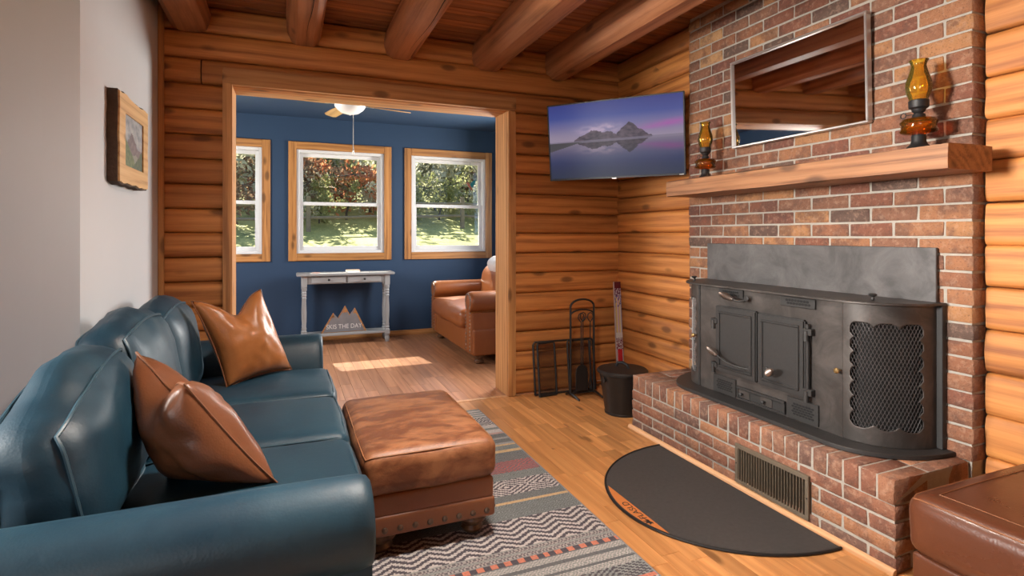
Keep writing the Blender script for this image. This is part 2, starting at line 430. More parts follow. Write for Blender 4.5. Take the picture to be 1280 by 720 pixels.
# ------------------------------------------------------------------ blue room
BW = 7.15
WIN = [(-1.42, -.198), (0.0, 1.231), (1.40, 2.61)]; WZ0, WZ1 = .985, 2.437; TW = .092
wall_y('wall_blue_far', BW, BW + .16, -1.8, 3.2, [(a + TW, b - TW, WZ0 + TW, WZ1 - TW) for a, b in WIN], M_BLUE)
wall_x('wall_blue_left', -1.8, -1.7, 4.37, BW, [(5.05, 6.15, 1.1, 2.4)], M_BLUE); wall_x('wall_blue_right', 3.05, 3.2, 4.37, BW, [(5.2, 6.3, 1.1, 2.4)], M_BLUE)
struct(obj('wall_blue_near', MB().box(-1.8, -.95, 4.25, 4.37, 0, 2.84).box(2.95, 3.2, 4.25, 4.37, 0, 2.84), M_BLUE, smooth=False))
struct(obj('ceiling_blue', box(-1.8, 3.2, 4.37, BW + .16, 2.735, 2.84), M_BLUE, smooth=False))
struct(obj('baseboard_far', box(-1.7, 3.05, BW - .018, BW, 0, .065), M_TRIMX, bevel=.004))
for i, (a, b) in enumerate(WIN):
    t = struct(thing('window_%d' % (i + 1), 'x', 'x', ((a + b) / 2, BW, WZ0))); del t['label']; del t['category']
    f0, f1 = BW - .022, BW
    obj('side_trim', box(a, a + TW, f0, f1, WZ0, WZ1), M_WTRIMZ, t, .004)
    obj('side_trim', box(b - TW, b, f0, f1, WZ0, WZ1), M_WTRIMZ, t, .004)
    obj('head_trim', box(a + TW, b - TW, f0, f1, WZ1 - TW, WZ1), M_WTRIMX, t, .004)
    obj('sill_trim', box(a + TW, b - TW, f0, f1, WZ0, WZ0 + TW), M_WTRIMX, t, .004)
    A, B, Z0, Z1 = a + TW, b - TW, WZ0 + TW, WZ1 - TW
    def frame(x0, x1, z0, z1, wd, y0, y1, bot=None):
        bt = bot or wd
        return MB().box(x0, x0 + wd, y0, y1, z0, z1).box(x1 - wd, x1, y0, y1, z0, z1).box(x0 + wd, x1 - wd, y0, y1, z1 - wd, z1).box(x0 + wd, x1 - wd, y0, y1, z0, z0 + bt)
    obj('frame', frame(A, B, Z0, Z1, .035, BW, BW + .15), M_WFRAME, t, .003)
    zm = (Z0 + Z1) / 2 - .02
    up = obj('upper_sash', frame(A + .035, B - .035, zm - .015, Z1 - .035, .042, BW + .085, BW + .12, .035), M_WFRAME, t, .003)
    obj('pane', box(A + .07, B - .07, BW + .10, BW + .105, zm + .01, Z1 - .07), M_GLASS, up, smooth=False)
    lo = obj('lower_sash', frame(A + .035, B - .035, Z0 + .035, zm + .02, .042, BW + .04, BW + .075, .05), M_WFRAME, t, .003)
    obj('pane', box(A + .07, B - .07, BW + .055, BW + .06, Z0 + .08, zm - .015), M_GLASS, lo, smooth=False)
# windows out of view: one beside the camera, one added behind for fill
for k, (nm, bx) in enumerate((('window_4', lambda m, s: m.box(-3.10, -3.06, 1.25 + s[0], 1.25 + s[1], 1.2 + s[2], 1.2 + s[3])),)):
    m = MB(); [bx(m, s) for s in ((0, .05, 0, 1.2), (.95, 1.0, 0, 1.2), (.05, .95, 0, .05), (.05, .95, 1.15, 1.2), (.05, .95, .58, .62))]
    struct(obj(nm, m, M_WFRAME))
m = MB()
for s in ((-2.75, -2.7, 1, 2.3), (-1.2, -1.15, 1, 2.3), (-2.7, -1.2, 1, 1.05), (-2.7, -1.2, 2.25, 2.3), (-1.97, -1.93, 1.05, 2.25)): m.box(s[0], s[1], -2.6, -2.56, s[2], s[3])
struct(obj('window_5', m, M_WFRAME))  # unseen frame added to go with the rear fill light
for nm, xx, ya in (('window_6', -1.78, 5.05), ('window_7', 3.14, 5.2)):
    m = MB()
    for q in ((0, .05, 0, 1.3), (1.05, 1.1, 0, 1.3), (.05, 1.05, 0, .05), (.05, 1.05, 1.25, 1.3), (.05, 1.05, .63, .67)): m.box(xx, xx + .04, ya + q[0], ya + q[1], 1.1 + q[2], 1.1 + q[3])
    struct(obj(nm, m, M_WFRAME))

# ------------------------------------------------------------------ ceiling beams
BPROF = [(-.055, 0), (.055, 0), (.095, .035), (.115, .09), (.118, .15), (.10, .222), (-.10, .222), (-.118, .15), (-.115, .09), (-.095, .035)]
def beam(cx, z, wsc, hsc, label, seed, flat=1.0):
    mb = MB(); n = 16; K = len(BPROF); L0, L1 = -2.5, 4.128
    for i in range(n + 1):
        y = L0 + (L1 - L0) * i / n
        for k, (a, b) in enumerate(BPROF):
            q = noise.noise(Vector((y * .7, k * 1.3, seed * 4))) * .012
            mb.v.append(((a * wsc + (q if abs(a) > .06 else q * .4)), y, b * hsc if k in (5, 6) else b * hsc * flat + q * .35))
    for i in range(n):
        for k in range(K): mb.f.append((i * K + k, i * K + (k + 1) % K, (i + 1) * K + (k + 1) % K, (i + 1) * K + k))
    mb.f.append(tuple(range(K))); mb.f.append(tuple(range(n * K, n * K + K)))
    return tag(obj('ceiling_beam', mb, M_BEAM, None, angle=28, loc=(cx, 0, z)), label, 'beam', 'log beams under the board ceiling')
beam(-.60, 2.630, 1.05, .86, 'dark red-brown log beam beside the white wall', 1)
b2 = beam(.105, 2.625, .98, .88, 'cracked dark log beam over the left part of the opening', 2)
b3 = beam(.775, 2.612, 1.02, .94, 'square-edged log beam with a long crack over the middle of the opening', 3)
beam(1.47, 2.605, 1.12, .97, 'rounded pale log beam over the right end of the opening', 4)
beam(2.09, 2.600, .98, 1.0, 'knotty log beam nearest the brick chimney breast', 5)
# pendant added out of view to brighten the room: a drum shade, open above and below, hung from the third beam
cl = thing('fill_pendant', 'beige drum-shade pendant added out of view for fill light, hung from a log beam', 'lamp', (.775, 1.95, 2.60))
obj('canopy', MB().lathe([(.06, 0), (.062, -.010), (.012, -.018), (.006, -.03)], (0, 0, 0), 20), plain('lamp_metal', (.3, .26, .22), .4, .7), cl, loc=(0, 0, 0))
obj('cord', MB().tube([(0, 0, -.02), (0, 0, -.15)], .004, 6), plain('lamp_cord', (.05, .04, .03), .6), cl, loc=(0, 0, 0))
obj('shade', MB().lathe([(.17, -.25), (.17, -.06), (.167, -.06), (.167, -.25), (.17, -.25)], (0, 0, 0), 32, 'z', False), plain('shade_fabric', (.55, .48, .38), .9), cl, loc=(0, 0, 0))
obj('spider', MB().tube([(-.168, 0, -.15), (.168, 0, -.15)], .003, 5).tube([(0, -.168, -.15), (0, .168, -.15)], .003, 5), plain('lamp_wire', (.3, .26, .22), .4, .7), cl, loc=(0, 0, 0))
ll = lamp('fill_downlight', 'AREA', (.775, 1.95, 2.43), (0, 0, -1), DOWN, (1.0, 0.94, 0.86), .28); ll.data.shape = 'DISK'  # disk fill lights added inside the shade, facing down and up
lu = lamp('fill_uplight', 'AREA', (.775, 1.95, 2.47), (0, 0, 1), UP, (1.0, 0.94, 0.86), .28); lu.data.shape = 'DISK'
M_GROOVE = plain('crack_dark', (.03, .014, .008), .9)
for b, x, z in ((b2, .02, -.0005), (b3, .035, -.0005)):
    mb = MB(); pts = []
    for i in range(30):
        y = 1.6 + 2.3 * i / 29; pts.append((x + noise.noise(Vector((y * 1.7, x, 2))) * .03, y, noise.noise(Vector((y * .7, 0, 0))) * .002 + z))
    obj('crack', mb.tube(pts, [.0005 + .0028 * math.sin(PI * i / 29) for i in range(30)], 5), M_GROOVE, b, loc=(0, 0, 0))

# ------------------------------------------------------------------ brick chimney breast and hearth
bc = {}
def brick_mesh(dx, dy, dz):
    key = (round(dx, 3), round(dy, 3), round(dz, 3), random.randrange(4))
    if key not in bc:
        mb = box(-dx / 2, dx / 2, -dy / 2, dy / 2, -dz / 2, dz / 2)
        mb.v = [tuple(c + random.uniform(-.0022, .0022) for c in p) for p in mb.v]
        bc[key] = mb.mesh('brick', .0032, 1, True, 50)
    return bc[key]
def brick(parent, mat, x0, x1, y0, y1, z0, z1):
    loc = Vector(((x0 + x1) / 2 + random.uniform(-.002, .002), (y0 + y1) / 2, (z0 + z1) / 2)) - parent.location
    link('brick', brick_mesh(x1 - x0, y1 - y0, z1 - z0), mat, parent, loc, (random.uniform(-.004, .004), 0, random.uniform(-.006, .006)))
FY0, FY1, FX = 1.375, 3.113, 2.62
fp = thing('brick_fireplace', 'red brick chimney breast rising from the hearth to the ceiling', 'fireplace', (2.68, 2.24, .36))
obj('mortar', MB().box(FX + .005, 2.795, FY0 + .008, FY1 - .008, 0, 2.82), M_MORTAR, fp, smooth=False)
CO = .0719; J = .0095; P8 = (FY1 - FY0) / 8; row = 0; z = .36
while z < 2.80:
    z1 = min(z + CO - J, 2.815); y = FY1; first = True
    cuts = [FY1]
    if row % 2: cuts.append(FY1 - P8 * .5)
    while cuts[-1] > FY0 + .01: cuts.append(max(FY0, cuts[-1] - P8))
    for a, b in zip(cuts[:-1], cuts[1:]):
        ya = a - (J / 2 if a < FY1 else 0); yb = b + (J / 2 if b > FY0 else 0)
        if not (z1 < .95 and yb > 1.58 and ya < 2.83): brick(fp, M_BRICK, FX, FX + .10, yb, ya, z, z1)
    z += CO; row += 1

HX, HY0, HY1, HZ = 2.15, 1.387, 3.120, .36
he = thing('brick_hearth', 'raised red brick hearth with an upright brick edge under the black stove', 'hearth', (2.38, 2.25, 0))
obj('mortar', MB().box(HX + .03, FX - .001, HY0 + .005, HY1 - .005, 0, HZ - .003).box(HX + .004, HX + .03, HY0 + .005, 1.752, 0, HZ - .003).box(HX + .004, HX + .03, 2.195, HY1 - .005, 0, HZ - .003).box(HX + .004, HX + .03, 1.752, 2.195, .228, HZ - .003).box(HX + .004, HX + .03, 1.752, 2.195, 0, .026), M_MORTAR, he, smooth=False)
P = (HY1 - HY0) / 8
for r in range(4):
    z0 = .004 + r * .0655; z1 = z0 + .0655 - .009
    cuts = [HY1]
    if r % 2 == 0: cuts.append(HY1 - P * .5)
    while cuts[-1] > HY0 + .01: cuts.append(max(HY0, cuts[-1] - P))
    for a, b in zip(cuts[:-1], cuts[1:]):
        if r in (0, 1, 2) and b > 1.76 and a < 2.14 : pass
        ya, yb = a - (J / 2 if a < HY1 else 0), b + (J / 2 if b > HY0 else 0)
        if r in (1, 2):                                # leave room for the vent grille
            if yb > 1.755 and ya < 2.19: continue
            if yb < 1.755 < ya: ya = 1.752
            if yb < 2.19 < ya: yb = 2.195
            if ya - yb < .02: continue
        brick(he, M_HBRICK, HX, HX + .095, yb, ya, z0, z1)
    for k in range(2):                                 # short ends
        xa = HX + .10 + k * .2175 + (.0 if r % 2 else .05); brick(he, M_HBRICK, xa, min(xa + .208, FX - .005), HY0, HY0 + .09, z0, z1)
        brick(he, M_HBRICK, xa, min(xa + .208, FX - .005), HY1 - .09, HY1, z0, z1)
n = 24; pr = (HY1 - HY0) / n
for k in range(n):
    a = HY0 + k * pr; brick(he, M_HBRICK, HX, HX + .205, a + J * .45, a + pr - J * .45, .264, HZ + random.uniform(-.001, .001))
for k in range(n):
    a = HY0 + k * pr; brick(he, M_HBRICK, HX + .214, FX - .006, a + J * .45, a + pr - J * .45, .264, HZ + random.uniform(-.001, .001))
M_GRILLE = plain('bronze_painted_metal', (.15, .115, .08), .5, .2, .15, 30)
M_DARK = plain('dark_void', (.006, .006, .006), .9)
t = thing('vent_grille', 'brown metal louvred air vent set in the hearth front', 'vent', (HX, 1.97, .03))
gx = HX - .006
obj('frame', MB().box(gx - .006, gx + .02, 1.757, 2.19, .028, .046).box(gx - .006, gx + .02, 1.757, 2.19, .205, .226).box(gx - .006, gx + .02, 1.757, 1.776, .046, .205).box(gx - .006, gx + .02, 2.17, 2.19, .046, .205), M_GRILLE, t, .002)
obj('backing', box(gx + .024, gx + .03, 1.76, 2.187, .03, .224), M_DARK, t, smooth=False)
lv = MB().prism([(-.010, -.0015), (.012, -.0035), (.012, -.0005), (-.010, .0015)], -.0815, .0815, 'z').mesh('louvre', 0, 1, False)
for k in range(24): link('louvre', lv, M_GRILLE, t, (gx + .004 - HX, 1.786 + k * .01635 - 1.97, .1255 - .03))
for yy in (1.765, 2.18): obj('screw', MB().lathe([(.0035, 0), (.003, -.002)], (gx - .006, yy, .126), 8, 'x'), M_IRON, t)
q = MB().prism([(HX, 0), (HX - .022, 0), (HX - .020, .012), (HX - .012, .020), (HX, .022)], HY0 - .005, HY1 + .02, 'y')
struct(obj('trim_3', q, M_SHOE, bevel=0, angle=60))

# ------------------------------------------------------------------ wood stove insert
def steel(name, c, rough, sc=6, mott=.6):
    g = G(name); v = g.coord(rand=False)
    n1 = g.noise(v, sc, 7, .7, .6); n2 = g.noise(g.coord((30, 30, 4), False), 1, 3)
    col = g.mix(g.math('MULTIPLY', g.ramp(n1, [(.40, (0, 0, 0)), (.70, (1, 1, 1))]), mott), c, tuple(q * 2.6 for q in c))
    g.p(Base_Color=col, Roughness=g.math('ADD', g.math('MULTIPLY', n1, .25), rough - .1), Metallic=.55)
    g.bump(g.math('ADD', n1, g.math('MULTIPLY', n2, .5)), .12, .003); return g.m
M_STOVE = steel('stove_steel', (.056, .049, .045), .45)
M_STOVE2 = steel('stove_plate_steel', (.082, .077, .076), .42, 5, .5)
M_CAST = plain('cast_iron', (.040, .038, .037), .5, .4, .2, 80, .25, 260)
M_BRASS = plain('aged_brass', (.42, .28, .12), .32, .9, .2, 60)
M_SPRING = plain('nickel_coil', (.30, .25, .22), .38, .9)
st = thing('wood_stove', 'black steel wood stove insert with two panelled doors on the brick hearth', 'stove', (2.45, 2.2, .36))
SX, SY0, SY1, SB, ST = 2.33, 1.735, 2.668, .382, .998
def outline(off, sx=.27, sy=.235, k=12, offs=None):
    """plan outline from the wall on the near side round the front to the wall on the far side"""
    P = []; o2 = off if offs is None else offs
    for i in range(k + 1):
        a = PI / 2 * i / k
        P.append((FX - .022 - (sx - .022 + .022 + off) * math.sin(a) + 0, SY0 - (sy + o2) * math.cos(a)))
    for i in range(k + 1):
        a = PI / 2 * (1 - i / k)
        P.append((FX - .022 - (sx + off) * math.sin(a), SY1 + (sy + o2) * math.cos(a)))
    return P
base = outline(.11, .268, .235, 12, .06); top = outline(.035, .268, .235, 12, .03)
obj('base_plate', MB().prism([(FX - .004, base[0][1])] + base + [(FX - .004, base[-1][1])], HZ + .003, SB, 'z'), M_CAST, st, .002, angle=25)
tp = obj('top_plate', MB().prism([(FX - .004, top[0][1])] + top + [(FX - .004, top[-1][1])], ST, ST + .011, 'z'), M_STOVE, st, .002, angle=25)
for (px, py) in ((2.40, 2.80), (2.42, 1.66)):
    obj('peg', MB().lathe([(.006, 0), (.009, .004), (.006, .016), (.016, .022), (.018, .026), (.012, .031), (.0, .032)], (px, py, ST + .011), 12), M_CAST, st)
obj('surround_panel', box(FX - .020, FX - .007, 1.505, 2.907, ST - .03, 1.246), M_STOVE2, st, .002)
# body front sheet between the curved ends
obj('front_sheet', box(SX, SX + .012, SY0, SY1, SB, ST), M_STOVE, st, .001)
obj('inner_box', box(SX + .06, FX - .03, SY0 + .01, SY1 - .01, SB, ST - .002), M_DARK, st, smooth=False)
def curved_panel(sign, holes):
    """quarter-round side panel; holes: none -> plain sheet, else scalloped opening"""
    mb = MB(); NA, NZ = 64, 84
    yc = SY0 if sign < 0 else SY1
    def pt(a, z, r=0): return (FX - .022 - (.268 - r) * math.sin(a), yc + sign * (.235 - r) * math.cos(a), z)
    def inside(a, z):
        u = a / (PI / 2)
        ua, ub, za, zb = .20, .90, .455, .915
        if not holes: return False
        du = (ub - ua) / 3; dz = (zb - za) / 7
        if ua + .06 < u < ub - .06 and za + .03 < z < zb - .03: return True
        sx_, sz_ = 1 / du, 1 / dz
        for i in range(3):
            for zz in (za + dz / 2, zb - dz / 2):
                if ((u - (ua + du * (i + .5))) / (du * .54)) ** 2 + ((z - zz) / (dz * .54)) ** 2 < 1: return True
        for i in range(7):
            for uu in (ua + du / 2 * .62, ub - du / 2 * .62):
                if ((u - uu) / (du * .36)) ** 2 + ((z - (za + dz * (i + .5))) / (dz * .54)) ** 2 < 1: return True
        return False
    NA, NZ = (110, 150) if holes else (16, 1)
    idx = {}
    def vid(i, j):
        if (i, j) not in idx: idx[(i, j)] = len(mb.v); mb.v.append(pt(PI / 2 * i / NA, SB + (ST - SB) * j / NZ))
        return idx[(i, j)]
    for i in range(NA):
        for j in range(NZ):
            if not inside(PI / 2 * (i + .5) / NA, SB + (ST - SB) * (j + .5) / NZ): mb.f.append((vid(i, j), vid(i + 1, j), vid(i + 1, j + 1), vid(i, j + 1)))
    me = mb.mesh('side_panel', 0, 1, True, 60)
    o = link('side_panel', me, M_STOVE, st)
    md = o.modifiers.new('solid', 'SOLIDIFY'); md.thickness = .004; md.offset = -1
    if holes:
        mesh = MB(); pitch = .0155
        arc = .40
        for s in (-1, 1):
            for k in range(-36, 54):
                pts = []
                for q in range(26):
                    z = .445 + .48 * q / 25; u = (k * pitch + s * (z - .45) * .48) / arc
                    pts.append((u, z))
                seg = []
                for (u, z) in pts:
                    if .17 <= u <= .93: seg.append(pt(u * PI / 2, z, .005 + (s + 1) * .0008))
                    else:
                        if len(seg) > 1: mesh.tube(seg, .0013, 4, caps=False)
                        seg = []
                if len(seg) > 1: mesh.tube(seg, .0013, 4, caps=False)
        stuff(obj('expanded_mesh', mesh, M_STOVE2, st))
        bk = MB()
        for i in range(16): 
            a0, a1 = PI / 2 * i / 16, PI / 2 * (i + 1) / 16
            bk.add([pt(a0, SB, .03), pt(a1, SB, .03), pt(a1, ST, .03), pt(a0, ST, .03)], [(0, 1, 2, 3)])
        obj('mesh_backing', bk, M_DARK, st)
    return o
curved_panel(-1, True); curved_panel(1, True)
for yy in (SY1 + .002,): obj('seam_post', box(SX - .006, SX + .004, yy - .006, yy + .008, SB, ST), M_CAST, st, .002)
# rear edge flanges by the wall
obj('flange', box(FX - .032, FX - .004, SY0 - .262, SY0 - .237, SB, ST + .004), M_CAST, st, .002)
obj('flange', box(FX - .032, FX - .004, SY1 + .237, SY1 + .255, SB, ST + .004), M_CAST, st, .002)
for (yy, zz) in ((SY0 + .012, .685), (SY1 + .035, .685)):
    obj('knob', MB().lathe([(.004, 0), (.004, -.016), (.012, -.020), (.013, -.030), (.008, -.035), (0, -.036)], (SX - (0 if yy < 2 else -.004), yy, zz), 12, 'x'), M_BRASS, st)
def door(y0, y1, z0, z1):
    d = obj('stove_door', box(SX - .024, SX, y0, y1, z0, z1), M_CAST, st, .007, 2)
    r = MB(); a, b, c, e = y0 + .028, y1 - .028, z0 + .03, z1 - .03; wd = .012
    for (p0, p1, q0, q1) in ((a, b, c, c + wd), (a, b, e - wd, e), (a, a + wd, c + wd, e - wd), (b - wd, b, c + wd, e - wd)):
        r.prism([(p0, q0), (p1, q0), (p1, q1), (p0, q1)], SX - .032, SX - .023, 'x')
    obj('panel_moulding', r, M_CAST, d, .003, loc=None)
    return d
dl = door(2.213, 2.515, .512, .893); dr = door(1.917, 2.206, .510, .889)
def handle(parent, p0, p1, bend, r=.0055):
    p0, p1 = Vector(p0), Vector(p1); pts = []
    for i in range(9):
        u = i / 8; q = p0.lerp(p1, u) + Vector((bend * math.sin(PI * u), 0, -.012 * math.sin(PI * u))); pts.append(q)
    h = obj('handle', MB().tube(pts, r, 8).lathe([(.017, 0), (.017, -.006), (.012, -.010)], (SX - .023, p0.y, p0.z), 14, 'x'), M_CAST, parent)
    d = (p1 - pts[-2]).normalized(); m = MB(); c = []; rr = []
    for i in range(29):
        u = i / 28; c.append(p1 + d * (.085 * u)); rr.append((.007 + .011 * math.sin(PI * min(1, u * 1.05 + .02)) ** .7) * (1 + (.10 if i % 2 else -.06)))
    obj('coil_grip', m.tube(c, rr, 10), M_SPRING, h)
handle(dl, (SX - .028, 2.258, .575), (SX - .065, 2.455, .615), -.012)
handle(dr, (SX - .028, 2.145, .60), (SX - .062, 2.105, .588), -.004)
handle(st, (SX - .005, 2.275, .955), (SX - .062, 2.335, .945), -.01)
hm = MB().tube([(SX - .006, 2.46, .935), (SX - .04, 2.44, .955), (SX - .05, 2.39, .955), (SX - .03, 2.36, .945)], .005, 8)
obj('latch_bar', hm, M_CAST, st)
for (yy, zz, s) in ((2.527, .80, 1), (2.527, .545, 1), (1.905, .835, -1), (1.905, .545, -1)):
    hg = obj('hinge', MB().box(SX - .030, SX, yy - .03, yy + .018, zz - .016, zz + .016), M_CAST, st, .003)
    obj('hinge_barrel', MB().lathe([(.013, -.045), (.013, .006)], (SX - .026, yy - .014 * 0, zz), 12), M_CAST, hg)
obj('hinge_rod', MB().tube([(SX - .018, 1.903, .53), (SX - .018, 1.903, .872)], .009, 10), M_CAST, st)
def vent(y0, y1, z0, z1, rows, cols):
    v = obj('air_vent', box(SX - .010, SX, y0, y1, z0, z1), M_CAST, st, .002)
    m = MB()
    for i in range(rows):
        for j in range(cols):
            cy = y0 + (y1 - y0) * (.14 + .72 * (j + (.5 if i % 2 else 0) + .25) / (cols + .5)); cz = z0 + (z1 - z0) * (.2 + .6 * (i + .5) / rows)
            ry, rz = (y1 - y0) / cols * .33, (z1 - z0) / rows * .27
            m.prism([(cy + ry * math.cos(a * PI / 4), cz + rz * math.sin(a * PI / 4)) for a in range(8)], SX - .0112, SX - .009, 'x')
    stuff(obj('slots', m, M_DARK, v))
vent(2.372, 2.545, .388, .488, 5, 7); vent(1.853, 2.03, .390, .492, 5, 7)
vent(2.318, 2.50, .945, .995, 2, 8); vent(1.87, 2.07, .945, .992, 2, 8)
dr_ = obj('draft_slide', MB().box(SX - .012, SX, 2.04, 2.36, .392, .40).box(SX - .018, SX, 2.04, 2.36, .448, .460).box(SX - .014, SX, 2.04, 2.052, .40, .45).box(SX - .014, SX, 2.348, 2.36, .40, .45).box(SX - .008, SX, 2.052, 2.348, .40, .45), M_CAST, st, .002)
for k, yy in enumerate((2.315, 2.165)):
    s = obj('slide_plate', box(SX - .012, SX - .008, yy - .045, yy + .03, .402, .446), M_STOVE, dr_, .001)
    obj('slide_knob', MB().lathe([(.004, 0), (.004, -.012), (.010, -.015), (.011, -.022), (0, -.026)], (SX - .012, yy, .424), 12, 'x'), M_CAST, s)

# ------------------------------------------------------------------ mantel, mirror, lamps
mt = MB(); n = 26; MX0, MY0, MY1, MZ0, MZ1 = 2.33, 1.307, 2.989, 1.557, 1.656
prof = [(0, 0), (.02, -.002), (.284, .0), (.284, .099), (.15, .1), (.02, .1), (.0, .094), (-.002, .05)]
for i in range(n + 1):
    y = MY0 + (MY1 - MY0) * i / n
    for k, (a, b) in enumerate(prof):
        q = noise.noise(Vector((y * 3, k * 2.1, 1))) * .006 if a < .1 else 0
        mt.v.append((MX0 + a + q, y, MZ0 + b + q * .7))
K = len(prof)
for i in range(n):
    for k in range(K): mt.f.append((i * K + k, i * K + (k + 1) % K, (i + 1) * K + (k + 1) % K, (i + 1) * K + k))
mt.f.append(tuple(range(K))); mt.f.append(tuple(range(n * K, n * K + K)))
mo = obj('mantel_shelf', mt, M_MANTEL, angle=30); tag(mo, 'rough-sawn wooden mantel beam mounted across the brick chimney breast', 'mantel')

mi = thing('wall_mirror', 'silver framed dark mirror hung on the brick above the mantel', 'mirror', (2.59, 2.23, 1.84))
g = G('dark_mirror_glass'); g.p(Base_Color=(.78, .76, .76, 1), Metallic=1.0, Roughness=.03); M_MIRROR = g.m; mi.rotation_euler = (0, math.radians(-1.6), 0)
M_SILVER = plain('brushed_silver', (.62, .60, .58), .3, .9)
a, b, c, e, wd = 1.79, 2.665, 1.842, 2.379, .013
fr = MB()
for (p0, p1, q0, q1) in ((a, b, c, c + wd), (a, b, e - wd, e), (a, a + wd, c + wd, e - wd), (b - wd, b, c + wd, e - wd)): fr.box(2.576, 2.612, p0, p1, q0, q1)
obj('frame', fr, M_SILVER, mi, .003)
obj('glass', box(2.590, 2.606, a + .012, b - .012, c + .012, e - .012), M_MIRROR, mi, smooth=False)

def amber(name, col, rough=.05, alpha=.55):
    g = G(name)
    tr = g.n('BsdfTransparent', {0: (*col, 1)}); gl = g.n('BsdfGlossy', {0: (1, .95, .85, 1), 'Roughness': rough})
    df = g.n('BsdfDiffuse', {0: (col[0] * .8, col[1] * .7, col[2] * .5, 1)})
    fr = g.n('Fresnel', {0: 1.5}); m0 = g.n('MixShader', {0: .10, 1: tr.outputs[0], 2: df.outputs[0]})
    m1 = g.n('MixShader', {0: fr.outputs[0], 1: m0.outputs[0], 2: gl.outputs[0]}); g.t.links.new(m1.outputs[0], g.out.inputs[0]); return g.m
M_AMBER = amber('amber_glass', (.95, .76, .20)); M_AMBER2 = amber('dark_amber_glass', (.70, .28, .04))
def oil_lamp(x, y, z, s, label):
    t = thing('oil_lamp', label, 'oil lamp', (x, y, z), 'oil lamps on the mantel')
    def L(pr, k=24): return MB().lathe([(r * s, h * s) for r, h in pr], (0, 0, 0), k)
    z0 = (0, 0, 0)
    obj('foot', L([(.066, 0), (.064, .006), (.045, .014), (.030, .030), (.026, .042), (.027, .062), (.024, .068), (.0, .069)]), M_IRON, t, loc=z0)
    obj('font', L([(.024, .068), (.062, .076), (.070, .084), (.064, .092), (.063, .108), (.069, .122), (.060, .134), (.022, .142), (.0, .143)]), M_AMBER2, t, loc=z0)
    bn = obj('burner', L([(.022, .140), (.025, .146), (.022, .156), (.016, .160), (.024, .168), (.026, .176), (.036, .184), (.037, .212), (.033, .216), (.0, .216)]), M_IRON, t, loc=z0)
    m = MB(); m.tube([(0, .02 * s, .158 * s), (0, .052 * s, .160 * s)], .002 * s, 6)
    m.tube([(0, (.063 + .012 * math.cos(q * PI / 4)) * s, (.160 + .012 * math.sin(q * PI / 4)) * s) for q in range(8)], .0025 * s, 6, closed=True)
    obj('wick_knob', m, M_IRON, bn, loc=z0)
    ch = [(.033, .214), (.036, .225), (.044, .245), (.049, .268), (.046, .295), (.036, .325), (.029, .350), (.027, .362), (.031, .376), (.036, .384)]
    inner = [(r - .002, h) for r, h in ch[::-1]]
    obj('chimney', MB().lathe([(r * s, h * s) for r, h in ch + inner], z0, 28, 'z', False), M_AMBER, t, loc=z0)
oil_lamp(2.475, 1.50, MZ1 + .001, 1.0, 'large amber glass oil lamp on the mantel end beside the log wall')
oil_lamp(2.475, 2.785, MZ1 + .001, .95, 'smaller amber glass oil lamp on the mantel end beside the television')

# ------------------------------------------------------------------ coloured-weave / print helper
def paint_grid(name, w, h, nx, ny, fn, thick=0.0):
    """flat sheet in local xy (0..w, 0..h) whose cells carry the colours of the print"""
    mb = MB(); cols = []
    for j in range(ny + 1):
        for i in range(nx + 1): mb.v.append((w * i / nx, h * j / ny, 0))
    for j in range(ny):
        for i in range(nx):
            a = j * (nx + 1) + i; mb.f.append((a, a + 1, a + nx + 2, a + nx + 1))
            c = fn((i + .5) / nx * w, (j + .5) / ny * h); cols += [c[0], c[1], c[2], 1.0] * 4
    me = mb.mesh(name, 0, 1, False, fix=False)
    at = me.color_attributes.new('Col', 'FLOAT_COLOR', 'CORNER'); at.data.foreach_set('color', cols)
    return me
def lerp(a, b, t): t = max(0, min(1, t)); return tuple(x + (y - x) * t for x, y in zip(a, b))
def fbm(x, y, s=0): return noise.fractal(Vector((x, y, s)), 1.0, 2.0, 4)

